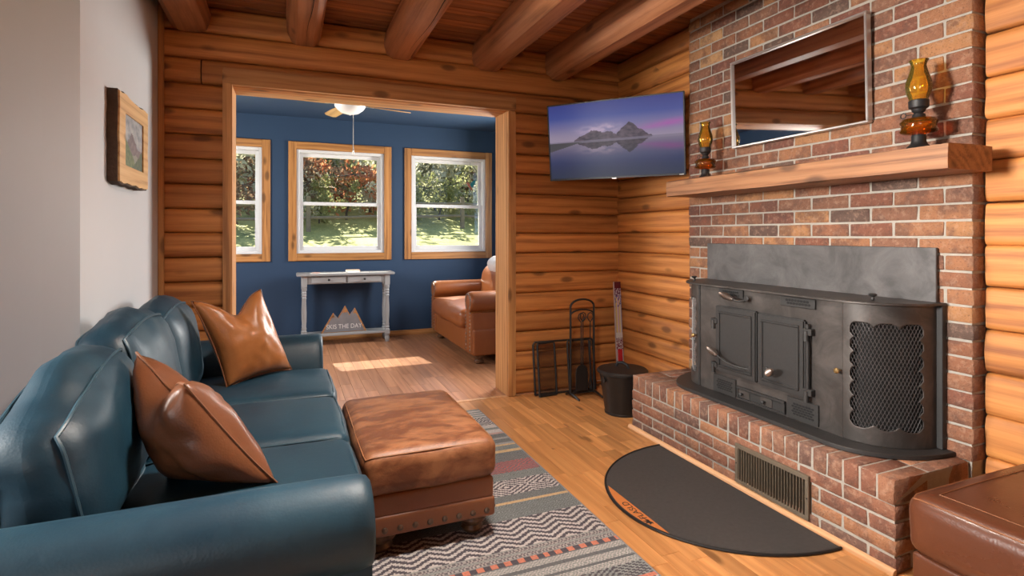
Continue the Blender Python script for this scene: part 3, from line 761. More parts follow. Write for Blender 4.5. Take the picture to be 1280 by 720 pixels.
# ------------------------------------------------------------------ television
TVW, TVH = 1.035, .585
def tv_pic(x, y):
    u, v = x / TVW, y / TVH
    hz = .50 + .07 * u * 0
    def sky(u, v):
        c = lerp((.30, .24, .33), (.060, .085, .30), (v - .5) * 3.2)
        c = lerp(c, (.030, .035, .19), (v - .75) * 3)
        pk = math.exp(-((v - (.60 + .16 * (u - .6))) / .045) ** 2) * max(0, min(1, (u - .55) * 3.0)) * (.6 + fbm(u * 3, v * 14) * .8)
        c = lerp(c, (.34, .11, .36), pk)
        if u < .35: c = lerp(c, (.33, .27, .36), math.exp(-((v - .53) / .10) ** 2) * (.35 - u) * 2.2)
        cl = math.exp(-((u - .40) / .13) ** 2 - ((v - (.635 + .06 * (u - .4))) / .05) ** 2) * (1 + fbm(u * 14, v * 18) * 1.5)
        return lerp(c, (.42, .32, .46), cl * 1.0)
    def mtn(u):
        h = 0
        for c, wd, hh in ((.36, .16, .13), (.46, .12, .10), (.62, .12, .20), (.70, .08, .08), (.54, .07, .07)):
            h = max(h, hh * max(0, 1 - abs(u - c) / wd) ** .8)
        return .505 + h + (fbm(u * 26, 1) * .022 if .2 < u < .78 and h > .004 else 0)
    def scene(u, v):
        if v < mtn(u) and .2 < u < .78 and mtn(u) > .512: 
            q = fbm(u * 22, v * 22); return lerp((.035, .026, .045), (.10, .07, .10), .5 + q)
        return sky(u, v)
    hz = .505
    if v > hz: c = scene(u, v)
    else:
        c = scene(u + fbm(u * 8, v * 60) * .006, hz + (hz - v) * 1.05)
        c = tuple(k * (.72 - .75 * (hz - v)) for k in c); c = lerp(c, (.035, .045, .075), (hz - v) * 1.7)
        if abs(v - hz) < .025: c = lerp(c, (.22, .19, .27), .5)
        if u < .3 and hz - .13 * (1 - u / .3) < v < hz - .01: c = (.07, .065, .075)
    return tuple(max(0, k) for k in c)
A, B = Vector((1.895, 3.885)), Vector((2.585, 3.105)); ctr = (A + B) / 2; dirv = (B - A).normalized()
tv = thing('television', 'flat television showing a purple mountain lake, mounted in the log corner', 'television', (ctr.x, ctr.y, 2.018))
tv.rotation_euler = Matrix(((dirv.x, 0, -dirv.y), (dirv.y, 0, dirv.x), (0, 1, 0))).to_euler()   # placeholder, set below
ex = Vector((dirv.x, dirv.y, 0)); nrm = Vector((dirv.y, -dirv.x, 0))
if nrm.dot(Vector((0, 0, 0)) - Vector((ctr.x, ctr.y, 0))) < 0: nrm = -nrm
tl = math.radians(7); ez = (Vector((0, 0, 1)) * math.cos(tl) + nrm * math.sin(tl)).normalized(); en = ex.cross(ez).normalized()
tv.rotation_euler = Matrix((ex, ez, en)).transposed().to_euler()
M_TVB = plain('tv_bezel', (.012, .012, .014), .3, .2); 
Z0 = (0, 0, 0)
obj('housing', MB().box(-TVW / 2, TVW / 2, -TVH / 2, TVH / 2, -.03, -.001).box(-TVW * .32, TVW * .32, -TVH * .42, TVH * .2, -.06, -.03), M_TVB, tv, .004, loc=Z0)
bz = .010; m = MB()
for (x0, x1, y0, y1) in ((-TVW / 2, TVW / 2, -TVH / 2, -TVH / 2 + bz * 1.5), (-TVW / 2, TVW / 2, TVH / 2 - bz, TVH / 2), (-TVW / 2, -TVW / 2 + bz, -TVH / 2, TVH / 2), (TVW / 2 - bz, TVW / 2, -TVH / 2, TVH / 2)): m.box(x0, x1, y0, y1, -.001, .004)
obj('bezel', m, plain('tv_rim', (.05, .05, .055), .3, .4), tv, .001, loc=Z0)
scr = paint_grid('screen', TVW, TVH, 230, 130, tv_pic)
link('screen', scr, attr_mat('tv_screen', .30, .80), tv, (-TVW / 2, -TVH / 2, .0005))
obj('logo_plate', box(-.018, .018, -TVH / 2 - .006, -TVH / 2 + .006, -.004, .006), M_SILVER, tv, .002, loc=Z0)
obj('logo_plate', box(TVW / 2 - .045, TVW / 2 - .015, -TVH / 2 + .003, -TVH / 2 + .009, .003, .0045), M_SILVER, tv, loc=Z0)
cw = Vector((2.69, 4.08, 2.02)); inv = tv.rotation_euler.to_matrix().inverted()
obj('wall_arm', MB().tube([(0, 0, -.055), inv @ (Vector((2.45, 3.80, 2.02)) - tv.location), inv @ (Vector((2.62, 4.05, 2.02)) - tv.location)], .018, 8), M_IRON, tv, loc=Z0)

# ------------------------------------------------------------------ rug
RX0, RX1, RY0, RY1 = -.05, 1.305, 1.25, 3.86
WHT, DRK, GRN, TAN, RED, ORG, PNK = (.50, .46, .43), (.075, .065, .078), (.20, .225, .215), (.52, .36, .19), (.34, .10, .095), (.56, .19, .12), (.46, .30, .27)
def tri(t): t = t % 1.0; return abs(t - .5) * 2
def rug(x, y):
    X, Y = RX0 + x, RY0 + y
    rn = noise.noise(Vector((X * 160, Y * 190, 0))); weave = ((int(X / .0085) + int(Y / .0085)) % 2)
    def chev(p, amp, per, fr): return WHT if ((Y + amp * tri(X / per)) / fr) % 1 < .48 else DRK
    def diam(y0, y1, per, c1, c2, k=4): 
        v = abs((Y - y0) / (y1 - y0) - .5) * 2; u = tri(X / per); d = (u + v) * k
        return c1 if d % 1 < .5 else c2
    if Y > 3.67: c = WHT if int(Y / .022) % 2 else GRN
    elif Y > 3.51: c = diam(3.51, 3.67, .17, WHT, DRK, 3)
    elif Y > 3.335: c = (WHT if int(Y / .03) % 3 else GRN) if Y > 3.36 else PNK
    elif Y > 3.155: c = lerp(GRN, DRK, .35 + .3 * weave) if int(Y / .03) % 3 else lerp(GRN, WHT, .3)
    elif Y > 3.13: c = TAN
    elif Y > 3.065: c = lerp(GRN, DRK, .3 * weave)
    elif Y > 3.035: c = TAN
    elif Y > 2.915: c = lerp(GRN, DRK, .3 + .4 * weave)
    elif Y > 2.768: c = diam(2.768, 2.915, .20, RED, lerp(DRK, PNK, .22), 3)
    elif Y > 2.686: c = lerp(GRN, DRK, .45 * weave)
    elif Y > 2.526: c = diam(2.526, 2.686, .23, WHT, DRK, 3)
    elif Y > 2.462: c = lerp(GRN, DRK, .3 + .3 * weave)
    elif Y > 2.438: c = TAN
    elif Y > 2.307: c = lerp(GRN, DRK, .1 + .45 * weave)
    elif Y > 2.085: c = chev(0, .045, .15, .036)
    elif Y > 2.015: c = lerp(WHT, DRK, .35 + .5 * weave) if int(Y / .017) % 2 else lerp(GRN, WHT, .2)
    elif Y > 1.987: c = ORG if (X / .056) % 1 < .5 else DRK
    elif Y > 1.827: c = (lerp(WHT, GRN, .2 + .6 * weave) if int(Y / .02) % 3 else lerp(DRK, GRN, .4))
    elif Y > 1.743: c = diam(1.66, 1.827, .26, lerp(GRN, WHT, .15), DRK, 4)
    elif Y > 1.72: c = ORG
    else: c = chev(0, .045, .15, .036) if int(Y / .15) % 2 else lerp(GRN, WHT, .5 * weave)
    f = .88 + .30 * rn + .06 * fbm(X * 2, Y * 2)
    if int(Y / .0085) % 2: f *= .93
    return tuple(max(0, k * f) for k in c)
rm = paint_grid('rug', RX1 - RX0, RY1 - RY0, 190, 366, rug)
bm = bmesh.new(); bm.from_mesh(rm)
ret = bmesh.ops.extrude_face_region(bm, geom=[f for f in bm.faces][:0] or [e for e in bm.edges if e.is_boundary])
bmesh.ops.translate(bm, verts=[v for v in ret['geom'] if isinstance(v, bmesh.types.BMVert)], vec=(0, 0, -.009)); bm.to_mesh(rm); bm.free()
ro = link('area_rug', rm, attr_mat('woven_rug', .95, 0, .6), None, (RX0, RY0, .0095))
tag(ro, 'flat-woven grey, cream and red geometric rug on the wooden floor', 'rug')
bo = MB(); bo.tube([(RX1, RY0, .006), (RX1, RY1, .006), (RX0, RY1, .006)], .0055, 6)
obj('binding', bo, plain('rug_binding', (.22, .20, .19), .95), ro)

# ------------------------------------------------------------------ hearth mat
MYC, MR_Y, MXE, MDP = 2.184, .60, 2.118, .662
def half(sy, dx, k=40, x_off=0):
    return [(MXE - x_off - dx * math.sin(PI * i / k), MYC + sy * math.cos(PI * i / k)) for i in range(k + 1)]
ht = thing('hearth_mat', 'black half-round hearth mat with an orange printed edge on the floor', 'mat', (MXE - .2, MYC, 0))
obj('pad', MB().prism(half(MR_Y, MDP), .0005, .008, 'z'), M_RUBBER, ht, .002, angle=30)
obj('edge_binding', MB().tube([(x, y, .007) for x, y in half(MR_Y, MDP)] , .006, 6), M_IRON, ht)
seg = [p for p in half(MR_Y - .012, MDP - .012, 160) if p[0] < 1.532]
M_MATORG = plain('mat_orange_print', (.50, .16, .035), .7, 0, .1, 30)
obj('orange_print', MB().prism(seg, .008, .0086, 'z'), M_MATORG, ht, smooth=False)
def text_mesh(txt, size, name='lettering', ext=.0004):
    cu = bpy.data.curves.new(name, 'FONT'); cu.body = txt; cu.size = size; cu.extrude = ext; cu.align_x = 'LEFT'
    to = bpy.data.objects.new('tmp_text', cu); C.objects.link(to); dg = bpy.context.evaluated_depsgraph_get()
    me = bpy.data.meshes.new_from_object(to.evaluated_get(dg)); bpy.data.objects.remove(to); bpy.data.curves.remove(cu); return me
ang = PI / 2; M_INK = plain('black_ink', (.02, .012, .01), .7)
tx = text_mesh('FLASLD', .046); xs = [v.co.x for v in tx.vertices]; wtx = max(xs) - min(xs)
for v in tx.vertices: v.co.x = (v.co.x - min(xs)) * .165 / wtx
link('lettering', tx, M_INK, ht, Vector((1.517, 2.085, .0090)) - ht.location, (0, 0, ang))
fl = MB()
for (a, r, w_) in ((.35, .030, .007), (1.0, .027, .008), (1.7, .026, .008), (2.5, .024, .007), (3.3, .018, .006)):
    d = Vector((math.cos(a + ang), math.sin(a + ang))); q = Vector((-d.y, d.x)); c = Vector((1.512, 2.052))
    fl.prism([tuple(c), tuple(c + d * r * .5 + q * w_), tuple(c + d * r * 1.2), tuple(c + d * r * .5 - q * w_)], .0086, .0092, 'z')
obj('flame_emblem', fl, M_INK, ht, smooth=False)

# ------------------------------------------------------------------ sofa
M_TEAL = leather('teal_leather', (.006, .036, .062), (.022, .088, .128), .5, .48, 2.2, 160, fold=.5)
M_TEALP = plain('teal_piping', (.030, .075, .105), .4)
M_NAIL = plain('antique_nail', (.16, .11, .08), .35, .85)
sofa = thing('leather_sofa', 'dark teal leather three-seat sofa with rolled arms along the white wall', 'sofa', (-.25, 2.62, .012))
def rolled_arm(sign, yi, mirror):
    """sign -1: outer side towards -y"""
    yc = yi + sign * .155; zc, R = .545, .117; pr = []
    pr.append((yi, .09)); pr.append((yi, .47)); 
    for i in range(15):
        a = math.radians(20 + (250 - 20) * i / 14)
        pr.append((yc - sign * R * math.cos(a), zc + R * math.sin(a)))
    pr += [(yc + sign * .045, .41), (yc + sign * .052, .36), (yc + sign * .052, .09)]
    cy, cz = yc, .5; mb = MB(); K = len(pr); xs = [(-.74, 1, 0), (-.4, 1, 0), (-.15, 1, 0), (.05, 1, 0), (.14, 1, 0), (.175, .985, 0), (.195, .94, 0), (.203, .87, 0)]
    for x, s, _ in xs:
        for (y, z) in pr:
            q = noise.noise(Vector((x * 5, y * 9, z * 9))) * .004
            mb.v.append((x, cy + (y - cy) * s + q, cz + (z - cz) * s + q))
    for i in range(len(xs) - 1):
        for k in range(K): mb.f.append((i * K + k, i * K + (k + 1) % K, (i + 1) * K + (k + 1) % K, (i + 1) * K + k))
    mb.f.append(tuple(range(K))); mb.f.append(tuple(range((len(xs) - 1) * K, len(xs) * K)))
    a = obj('arm', mb, M_TEAL, sofa, angle=50)
    nm = MB().lathe([(.006, 0), (.005, .003), (0, .0045)], (0, 0, 0), 8, 'x').mesh('nailhead')
    for k in range(10): link('nailhead', nm, M_NAIL, a, (.204, yc + sign * .03, .12 + k * .03))
rolled_arm(-1, 1.655, 0); rolled_arm(1, 3.62, 1)
obj('seat_base', pbox(.90, 2.0, .24, .03, n=6, post=lambda p: (p.x - .255, p.y + 2.64, p.z + .21)), M_TEAL, sofa)
obj('back_frame', pbox(.14, 1.84, .70, .06, (.01, 0, .01), n=8, post=lambda p: (p.x - .675 - (p.z) * .02, p.y + 2.71, p.z + .45)), M_TEAL, sofa)
for (x, y) in ((-.66, 1.56), (.12, 1.56), (-.66, 3.70), (.12, 3.70)):
    obj('foot', MB().lathe([(.025, .0), (.04, .012), (.045, .03), (.03, .05), (.04, .085)], (x, y, .0125 if x > -.2 else 0), 14), M_TRIMZ, sofa)
for k in range(3):
    yc = 2.02 + .64 * k
    dims = (.74, .632, .175, .055, (.015, .0, .022))
    ps = lambda p, yc=yc: (p.x - .135, p.y + yc, p.z + .395)
    cu = obj('seat_cushion', pbox(*dims[:4], dims[4], 10, .006, 5, k, ps), M_TEAL, sofa, angle=80)
    obj('piping', MB().tube(pipe_loop(*dims, 2, 1, 14, lambda p, f=ps: f(p * 1.004)), .0045, 6, True), M_TEALP, cu)
lean = math.radians(-9)
for k, (hh, dz, th) in enumerate(((.47, 0, .22), (.505, 0, .22), (.485, 0, .22))):
    yc = 2.02 + .64 * k
    dims = (th, .655, hh, .10, (.03, .01, .045))
    def ps(p, yc=yc, hh=hh):
        sag = .02 * math.cos(p.y * 4)
        if yc < 2.1: sag -= .12 * max(0, (.25 - p.y) / .58) ** 1.3 * max(0, min(1, p.z / hh + .5))
        x = p.x * math.cos(lean) + p.z * math.sin(lean); z = -p.x * math.sin(lean) + p.z * math.cos(lean)
        return (x - .585, p.y + yc, z + .435 + hh / 2 + sag)
    cu = obj('back_cushion', pbox(*dims[:4], dims[4], 12, .020, 5.5, k + 5, ps), M_TEAL, sofa, angle=80)
    for s in (1, -1):
        obj('piping', MB().tube(pipe_loop(*dims, 0, s, 16, lambda p, f=ps: f(p * 1.012)), .0055, 6, True), M_TEALP, cu)

# ------------------------------------------------------------------ throw pillows
def pillow(TL, TR, BR, BL, thick, dent, mat, label, seed, flip=1):
    TL, TR, BR, BL = map(Vector, (TL, TR, BR, BL)); N = 26; ctr = (TL + TR + BR + BL) / 4
    nrm = ((TR - BL).cross(TL - BR)).normalized() * flip
    t = thing('throw_pillow', label, 'pillow', (ctr.x, ctr.y, min(BL.z, BR.z)), 'brown leather throw pillows')
    def S(u, v, s):
        uu, vv = u * 2 - 1, v * 2 - 1
        # concave sides between pointed corners
        pu = .5 + .5 * uu * (1 - .10 * (1 - vv * vv)); pv = .5 + .5 * vv * (1 - .10 * (1 - uu * uu))
        p = BL.lerp(BR, pu).lerp(TL.lerp(TR, pu), pv)
        p = p + (ctr - TL.lerp(TR, .5)).normalized() * dent * max(0, v - .45) / .55 * (math.exp(-(uu / .45) ** 2))
        hgt = thick / 2 * ((1 - uu ** 2) * (1 - vv ** 2)) ** .5
        wr = noise.noise(Vector((u * 3.2 + seed, v * 3.2, s))) * .020 + noise.noise(Vector((u * 8 + seed, v * 8, s * 3))) * .007
        wr *= min(1, 6 * min(u, 1 - u, v, 1 - v) + .1)
        return p + nrm * s * (hgt + wr * (1 if hgt > 0 else 0)) - nrm * dent * .15 * max(0, v - .5) * math.exp(-(uu / .4) ** 2) * (1 if s > 0 else -.3)
    mb = MB()
    for s in (1, -1):
        b = len(mb.v)
        for j in range(N + 1):
            for i in range(N + 1): mb.v.append(tuple(S(i / N, j / N, s)))
        for j in range(N):
            for i in range(N):
                a = b + j * (N + 1) + i; mb.f.append((a, a + 1, a + N + 2, a + N + 1))
    me = mb.mesh('cover', 0, 1, False, fix=False)
    bm = bmesh.new(); bm.from_mesh(me); bmesh.ops.remove_doubles(bm, verts=bm.verts, dist=.004); bmesh.ops.recalc_face_normals(bm, faces=bm.faces); bm.to_mesh(me); bm.free()
    me.polygons.foreach_set('use_smooth', [True] * len(me.polygons))
    link('cover', me, mat, t)
    E_ = [S(i / N, 0, 0) for i in range(N)] + [S(1, j / N, 0) for j in range(N)] + [S(1 - i / N, 1, 0) for i in range(N)] + [S(0, 1 - j / N, 0) for j in range(N)]
    obj('seam', MB().tube(E_, .004, 6, True), plain('pillow_seam', (.20, .075, .03), .5), t)
M_COGNAC = leather('cognac_leather', (.38, .135, .036), (.52, .215, .07), .5, .36, 4, 150)
M_COGDK = leather('dark_cognac_leather', (.19, .066, .027), (.30, .12, .055), .4, .34, 4, 150)
pillow((-.473, 3.30, .955), (-.15, 3.50, .985), (.02, 3.56, .49), (-.30, 3.25, .49), .22, .10, M_COGNAC, 'light cognac leather throw pillow resting at the far sofa arm', 3)
pillow((-.475, 2.19, .906), (-.295, 1.93, .845), (-.03, 1.93, .495), (-.37, 2.12, .49), .25, .06, M_COGDK, 'dark chestnut leather throw pillow slumped against the near sofa arm', 8)

# ------------------------------------------------------------------ ottomans
M_OTT = leather('worn_saddle_leather', (.185, .062, .024), (.46, .20, .085), .8, .46, 5.0, 150, (1, 2.2, 1.6), (.42, .60))
M_OTTB = leather('saddle_leather', (.25, .088, .036), (.34, .135, .06), .35, .40, 3, 150)
M_BUN = wood('dark_turned_wood', (.16, .075, .035), (.10, .045, .02), (.05, .02, .01), 'z', 20, .35, 0, 0)
M_STITCH = plain('tan_stitch', (.34, .15, .06), .6); M_STITCH2 = plain('chestnut_stitch', (.22, .085, .035), .5)
def ottoman(x0, x1, y0, y1, top, label, mats, nails=True, zf=.0, seed=1, cushion_h=.175, groove=True):
    cx, cy = (x0 + x1) / 2, (y0 + y1) / 2; W, D = x1 - x0, y1 - y0
    t = thing('leather_ottoman', label, 'ottoman', (cx, cy, zf), 'brown leather ottomans')
    dims = (W, D, cushion_h, .05, (.006, .006, .020)); zc = top - cushion_h / 2 - .02
    ps = lambda p: (p.x + cx, p.y + cy, p.z + zc)
    c = obj('cushion', pbox(*dims[:4], dims[4], 14, .006, 7, seed, ps), mats[0], t, angle=80)
    obj('piping', MB().tube(pipe_loop(*dims, 2, 1, 16, lambda p: ps(p * 1.001)), .0028, 6, True), M_STITCH if nails else M_STITCH2, c)
    zb = zc - cushion_h / 2; zl = zf + .085; zm = zl + (zb - zl) * .52
    obj('upper_band', pbox(W - .03, D - .03, zb - zm + .012, .014, n=6, wr=.002, post=lambda p: (p.x + cx, p.y + cy, p.z + (zb + zm) / 2)), mats[1], t, angle=60)
    lb = obj('lower_band', pbox(W - .02, D - .02, zm - zl, .014, n=6, wr=.002, post=lambda p: (p.x + cx, p.y + cy, p.z + (zl + zm) / 2)), mats[1], t, angle=60)
    for (fx, fy) in ((x0 + .09, y0 + .09), (x1 - .09, y0 + .09), (x0 + .09, y1 - .09), (x1 - .09, y1 - .09)):
        obj('bun_foot', MB().lathe([(.030, 0), (.042, .008), (.048, .022), (.040, .036), (.044, .042), (.058, .052), (.064, .066), (.060, .080), (.045, .088)], (fx, fy, zf + .001), 18), M_BUN, t)
    if nails:
        nh = MB().lathe([(.0125, 0), (.0115, -.005), (.007, -.009), (0, -.010)], (0, 0, 0), 12, 'y').mesh('nailhead')
        for k in range(9):
            u = (k + .35) / 9; link('nailhead', nh, M_NAIL, lb, (x0 + .01 + u * (W - .02), y0 + .009, zl + .03))
            link('nailhead', nh, M_NAIL, lb, (x0 + .01 + u * (W - .02), y1 - .009, zl + .03), (0, 0, PI))
        for k in range(12):
            v = (k + .5) / 12
            link('nailhead', nh, M_NAIL, lb, (x1 - .009, y0 + .01 + v * (D - .02), zl + .03), (0, 0, PI / 2))
            link('nailhead', nh, M_NAIL, lb, (x0 + .009, y0 + .01 + v * (D - .02), zl + .03), (0, 0, -PI / 2))
    return t
ottoman(.262, .835, 2.20, 3.04, .452, 'worn saddle-brown leather ottoman with nailheads standing on the rug', (M_OTT, M_OTTB), True, .0095)
M_OTT2 = leather('glossy_chestnut_leather', (.095, .029, .013), (.155, .054, .024), .35, .28, 3, 150)
o2 = ottoman(1.90, 2.64, .42, 1.20, .468, 'glossy dark chestnut leather ottoman beside the near end of the hearth', (M_OTT2, M_OTT2), False, 0, 4, .20)
ins = [(1.97, .49), (2.57, .49), (2.57, 1.13), (1.97, 1.13)]

ip = []
for e in range(4):
    a, b = Vector(ins[e]), Vector(ins[(e + 1) % 4])
    for k in range(10):
        p = a.lerp(b, k / 10); X, Y = (p.x - 2.27) / .37, (p.y - .81) / .39
        ip.append((p.x, p.y, .449 + .020 * (1 - X * X) * (1 - Y * Y) + .0005))
obj('top_seam', MB().tube(ip, .0015, 5, True), M_STITCH2, o2)

# ------------------------------------------------------------------ fire tools, folded screen, ash bucket, match box
ts = thing('fire_tool_stand', 'black iron arched fire tool stand in front of the folded screen', 'tool stand', (2.20, 3.885, 0))
m = MB(); x0, x1, yy = 2.092, 2.306, 3.885
arch = [(x0, yy, .02)] + [(x0, yy, .72)] + [((x0 + x1) / 2 - (x1 - x0) / 2 * math.cos(PI * i / 12), yy, .725 + .058 * math.sin(PI * i / 12)) for i in range(13)] + [(x1, yy, .02)]
for a, b in zip(arch[:-1], arch[1:]): m.tube([a, b], .0085, 6)
obj('arched_frame', m, M_IRON, ts)
m = MB(); m.tube([((x0 + x1) / 2 - (x1 - x0) / 2 * math.cos(PI * i / 12), yy, .655 + .045 * math.sin(PI * i / 12)) for i in range(13)], .007, 6)
obj('tool_rail', m, M_IRON, ts)
m = MB(); m.tube([(x0 - .01, yy, .03), (x1 + .01, yy, .03)], .008, 6)
for x in (x0, x1): m.tube([(x + .012, yy - .12, .009), (x, yy - .06, .03), (x, yy, .034), (x, yy + .05, .02), (x, yy + .075, .009)], .009, 6)
obj('foot_rail', m, M_IRON, ts)
def tool(name, label, x, head, yy=3.885):
    t = thing(name, label, 'fire tool', (x, yy - .018, .05), 'fire tools hanging on the stand')
    m = MB(); m.tube([(x, yy - .018, .15), (x, yy - .018, .60)], .0042, 6)
    m.tube([(x, yy - .018, .60), (x - .012, yy - .018, .612), (x - .027, yy - .018, .635), (x - .02, yy - .018, .662), (x, yy - .018, .675), (x + .022, yy - .018, .662), (x + .027, yy - .018, .635), (x + .012, yy - .018, .612)], .0045, 6, True)
    obj('shaft', m, M_IRON, t); head(t, x, yy)
def shovel(t, x, yy):
    y = yy - .022
    out = [(-.052, 0), (.052, 0), (.052, .14), (.046, .175), (.03, .197), (0, .205), (-.03, .197), (-.046, .175), (-.052, .14)]
    obj('blade', MB().prism([(x + a, .055 + b) for a, b in out], y - .006, y - .002, 'y'), M_IRON, t, .001)
    obj('rim', MB().tube([(x + a, y - .008, .055 + b) for a, b in out[1:] + out[:1]], .004, 5), M_IRON, t)
def poker(t, x, yy):
    obj('point', MB().tube([(x, yy - .018, .15), (x, yy - .018, .06)], [.0042, .001], 6).tube([(x, yy - .018, .12), (x + .03, yy - .018, .11), (x + .035, yy - .018, .125)], .0035, 6), M_IRON, t)
def brush(t, x, yy):
    obj('tong_jaw', MB().tube([(x, yy - .018, .15), (x - .012, yy - .018, .10), (x, yy - .018, .055)], .0045, 6).tube([(x, yy - .018, .15), (x + .012, yy - .018, .10), (x, yy - .018, .055)], .0045, 6), M_IRON, t)
tool('fire_shovel', 'black iron fire shovel hanging on the tool stand', 2.178, shovel)
tool('fire_poker', 'black iron hooked poker hanging beside the fire shovel', 2.212, poker, 3.915)
tool('fire_tongs', 'black iron fire tongs hanging by the outer post of the stand', 2.262, brush)

fs = thing('fire_screen', 'folded black mesh fire screen leaning against the log wall', 'fire screen', (2.12, 4.0, 0))
def screen_panel(xa, xb, ya, yb, lean, name):
    def Pt(u, z): return (xa + (xb - xa) * u, ya + (yb - ya) * u + lean * z, z)
    m = MB(); H = .425
    m.tube([Pt(0, .008), Pt(0, H - .02), Pt(.03, H), Pt(.97, H), Pt(1, H - .02), Pt(1, .008)], .0085, 6); m.tube([Pt(0, .012), Pt(1, .012)], .0085, 6)
    f = obj(name, m, M_IRON, fs)
    w_ = MB(); L = math.hypot(xb - xa, yb - ya)
    k = int(L / .0075)
    for i in range(1, k): w_.tube([Pt(i / k, .012), Pt(i / k, H)], .0006, 3, caps=False)
    for i in range(1, int(H / .0075)): w_.tube([Pt(0, i * .0075), Pt(1, i * .0075)], .0006, 3, caps=False)
    stuff(obj('wire_mesh', w_, M_IRON, f))
screen_panel(1.845, 2.395, 4.02, 4.005, .12, 'centre_panel')
screen_panel(1.858, 2.02, 3.965, 3.985, .12, 'folding_panel')
screen_panel(2.34, 2.14, 3.975, 3.985, .12, 'folding_panel')

BX, BYc = 2.275, 3.425
ab = thing('ash_bucket', 'black metal ash bucket with lid standing beside the hearth', 'bucket', (BX, BYc, 0))
M_BUCK = plain('bucket_metal', (.030, .026, .024), .42, .5, .25, 12)
prof = [(.0, .006), (.125, .006), (.130, .0), (.132, .012), (.128, .016), (.165, .27), (.170, .285), (.172, .292), (.170, .298), (.160, .298)]
obj('pail', MB().lathe(prof, (BX, BYc, 0), 32, 'z', False), M_BUCK, ab)
ld = obj('lid', MB().lathe([(.16, .296), (.186, .300), (.187, .308), (.175, .320), (.10, .330), (.0, .333)], (BX, BYc, 0), 32, 'z', False), M_BUCK, ab)
obj('lid_handle', MB().tube([(BX - .02, BYc + .05, .330), (BX - .012, BYc + .045, .355), (BX, BYc, .366), (BX + .012, BYc - .045, .355), (BX + .02, BYc - .05, .330)], .010, 8), M_IRON, ld)
for s in (-1, 1):
    c = Vector((BX + s * .172 * math.cos(.1), BYc - .172 * .1, .255))
    lu = obj('lug', MB().lathe([(.02, -.004), (.02, .004)], c, 12, 'x'), M_BUCK, ab)
M_WIRE = plain('bright_wire', (.45, .38, .30), .35, .9)
obj('bail', MB().tube([(BX + .19 * math.cos(a), BYc + .19 * math.sin(a) - .012, .255 - .06 * math.sin(a)) for a in [PI * i / 16 for i in range(17)]], .003, 6), M_WIRE, ab)

def pkg(x, y):
    u, v = x / .066, y / .90
    if v > .94: c = (.10, .012, .02)
    elif v > .87: c = (.45, .40, .45) if fbm(u * 6, v * 50) > 0 else (.12, .03, .06)
    elif v > .52: 
        k = int(u * 7); c = [(.35, .32, .30), (.60, .42, .10), (.55, .50, .46), (.50, .30, .35), (.60, .48, .15), (.55, .52, .52), (.30, .27, .30)][min(6, k)]
        if v > .76 and fbm(u * 5, v * 40, 2) > .15: c = (.10, .08, .25)
    elif v > .47: c = (.55, .50, .47)
    elif v > .36: c = (.55, .50, .48) if fbm(u * 9, v * 60, 5) > .1 else (.16, .04, .06)
    else: c = (.45, .02, .03) if .15 < u < .88 else (.42, .36, .36)
    return c
pk = thing('sparkler_packet', 'tall red and white packet of sparklers leaning in the log corner', 'packet', (2.625, 3.985, 0))
rot = (math.radians(90 - 4), 0, math.radians(3))
pk.rotation_euler = rot
link('printed_face', paint_grid('printed_face', .066, .90, 22, 160, pkg), attr_mat('packet_print', .25), pk, (-.033, .0, .0203))
obj('carton', box(-.033, .033, 0, .90, 0, .020), plain('packet_card', (.40, .32, .32), .4), pk, .002, loc=Z0)

# ------------------------------------------------------------------ picture on the white wall
PY0, PY1, PZ0, PZ1, PX = 3.02, 3.575, 1.545, 1.975, -.768
pc = thing('framed_painting', 'small mountain valley painting in a live-edge bark frame on the white wall', 'picture', (PX, (PY0 + PY1) / 2, PZ0))
M_LIVE = wood('live_edge_wood', (.72, .46, .20), (.62, .36, .14), (.42, .2, .07), 'y', 18, .45, .3, 0)
M_BARK = plain('bark', (.06, .035, .022), .9, 0, .5, 60, .8, 90, .006)
def rough_rect(e, k=22):
    P = []
    for i in range(k): P.append((PY0 - e, PZ0 + (PZ1 - PZ0) * i / k))
    for i in range(k): P.append((PY0 + (PY1 - PY0) * i / k, PZ1 + e))
    for i in range(k): P.append((PY1 + e, PZ1 - (PZ1 - PZ0) * i / k))
    for i in range(k): P.append((PY1 - (PY1 - PY0) * i / k, PZ0 - e))
    return [(y + noise.noise(Vector((y * 14, z * 14, 0))) * .010, z + noise.noise(Vector((y * 14, z * 14, 5))) * .010) for y, z in P]
obj('bark_edge', MB().prism(rough_rect(.004), PX, PX + .040, 'x'), M_BARK, pc)
R = rough_rect(-.004); I = []
cy, cz = (PY0 + PY1) / 2, (PZ0 + PZ1) / 2; hw, hh = .175, .125
n = len(R); fr = MB()
for (y, z) in R:
    dy, dz = (y - cy), (z - cz); k = max(abs(dy) / hw, abs(dz) / hh); I.append((cy + dy / k, cz + dz / k))
fr.add([(PX + .048, y, z) for y, z in R] + [(PX + .048, y, z) for y, z in I] + [(PX + .038, y, z) for y, z in R] + [(PX + .038, y, z) for y, z in I],
       [(i, (i + 1) % n, n + (i + 1) % n, n + i) for i in range(n)] + [(n + i, n + (i + 1) % n, 3 * n + (i + 1) % n, 3 * n + i) for i in range(n)] + [(i, 2 * n + i, 2 * n + (i + 1) % n, (i + 1) % n) for i in range(n)])
obj('frame', fr, M_LIVE, pc)
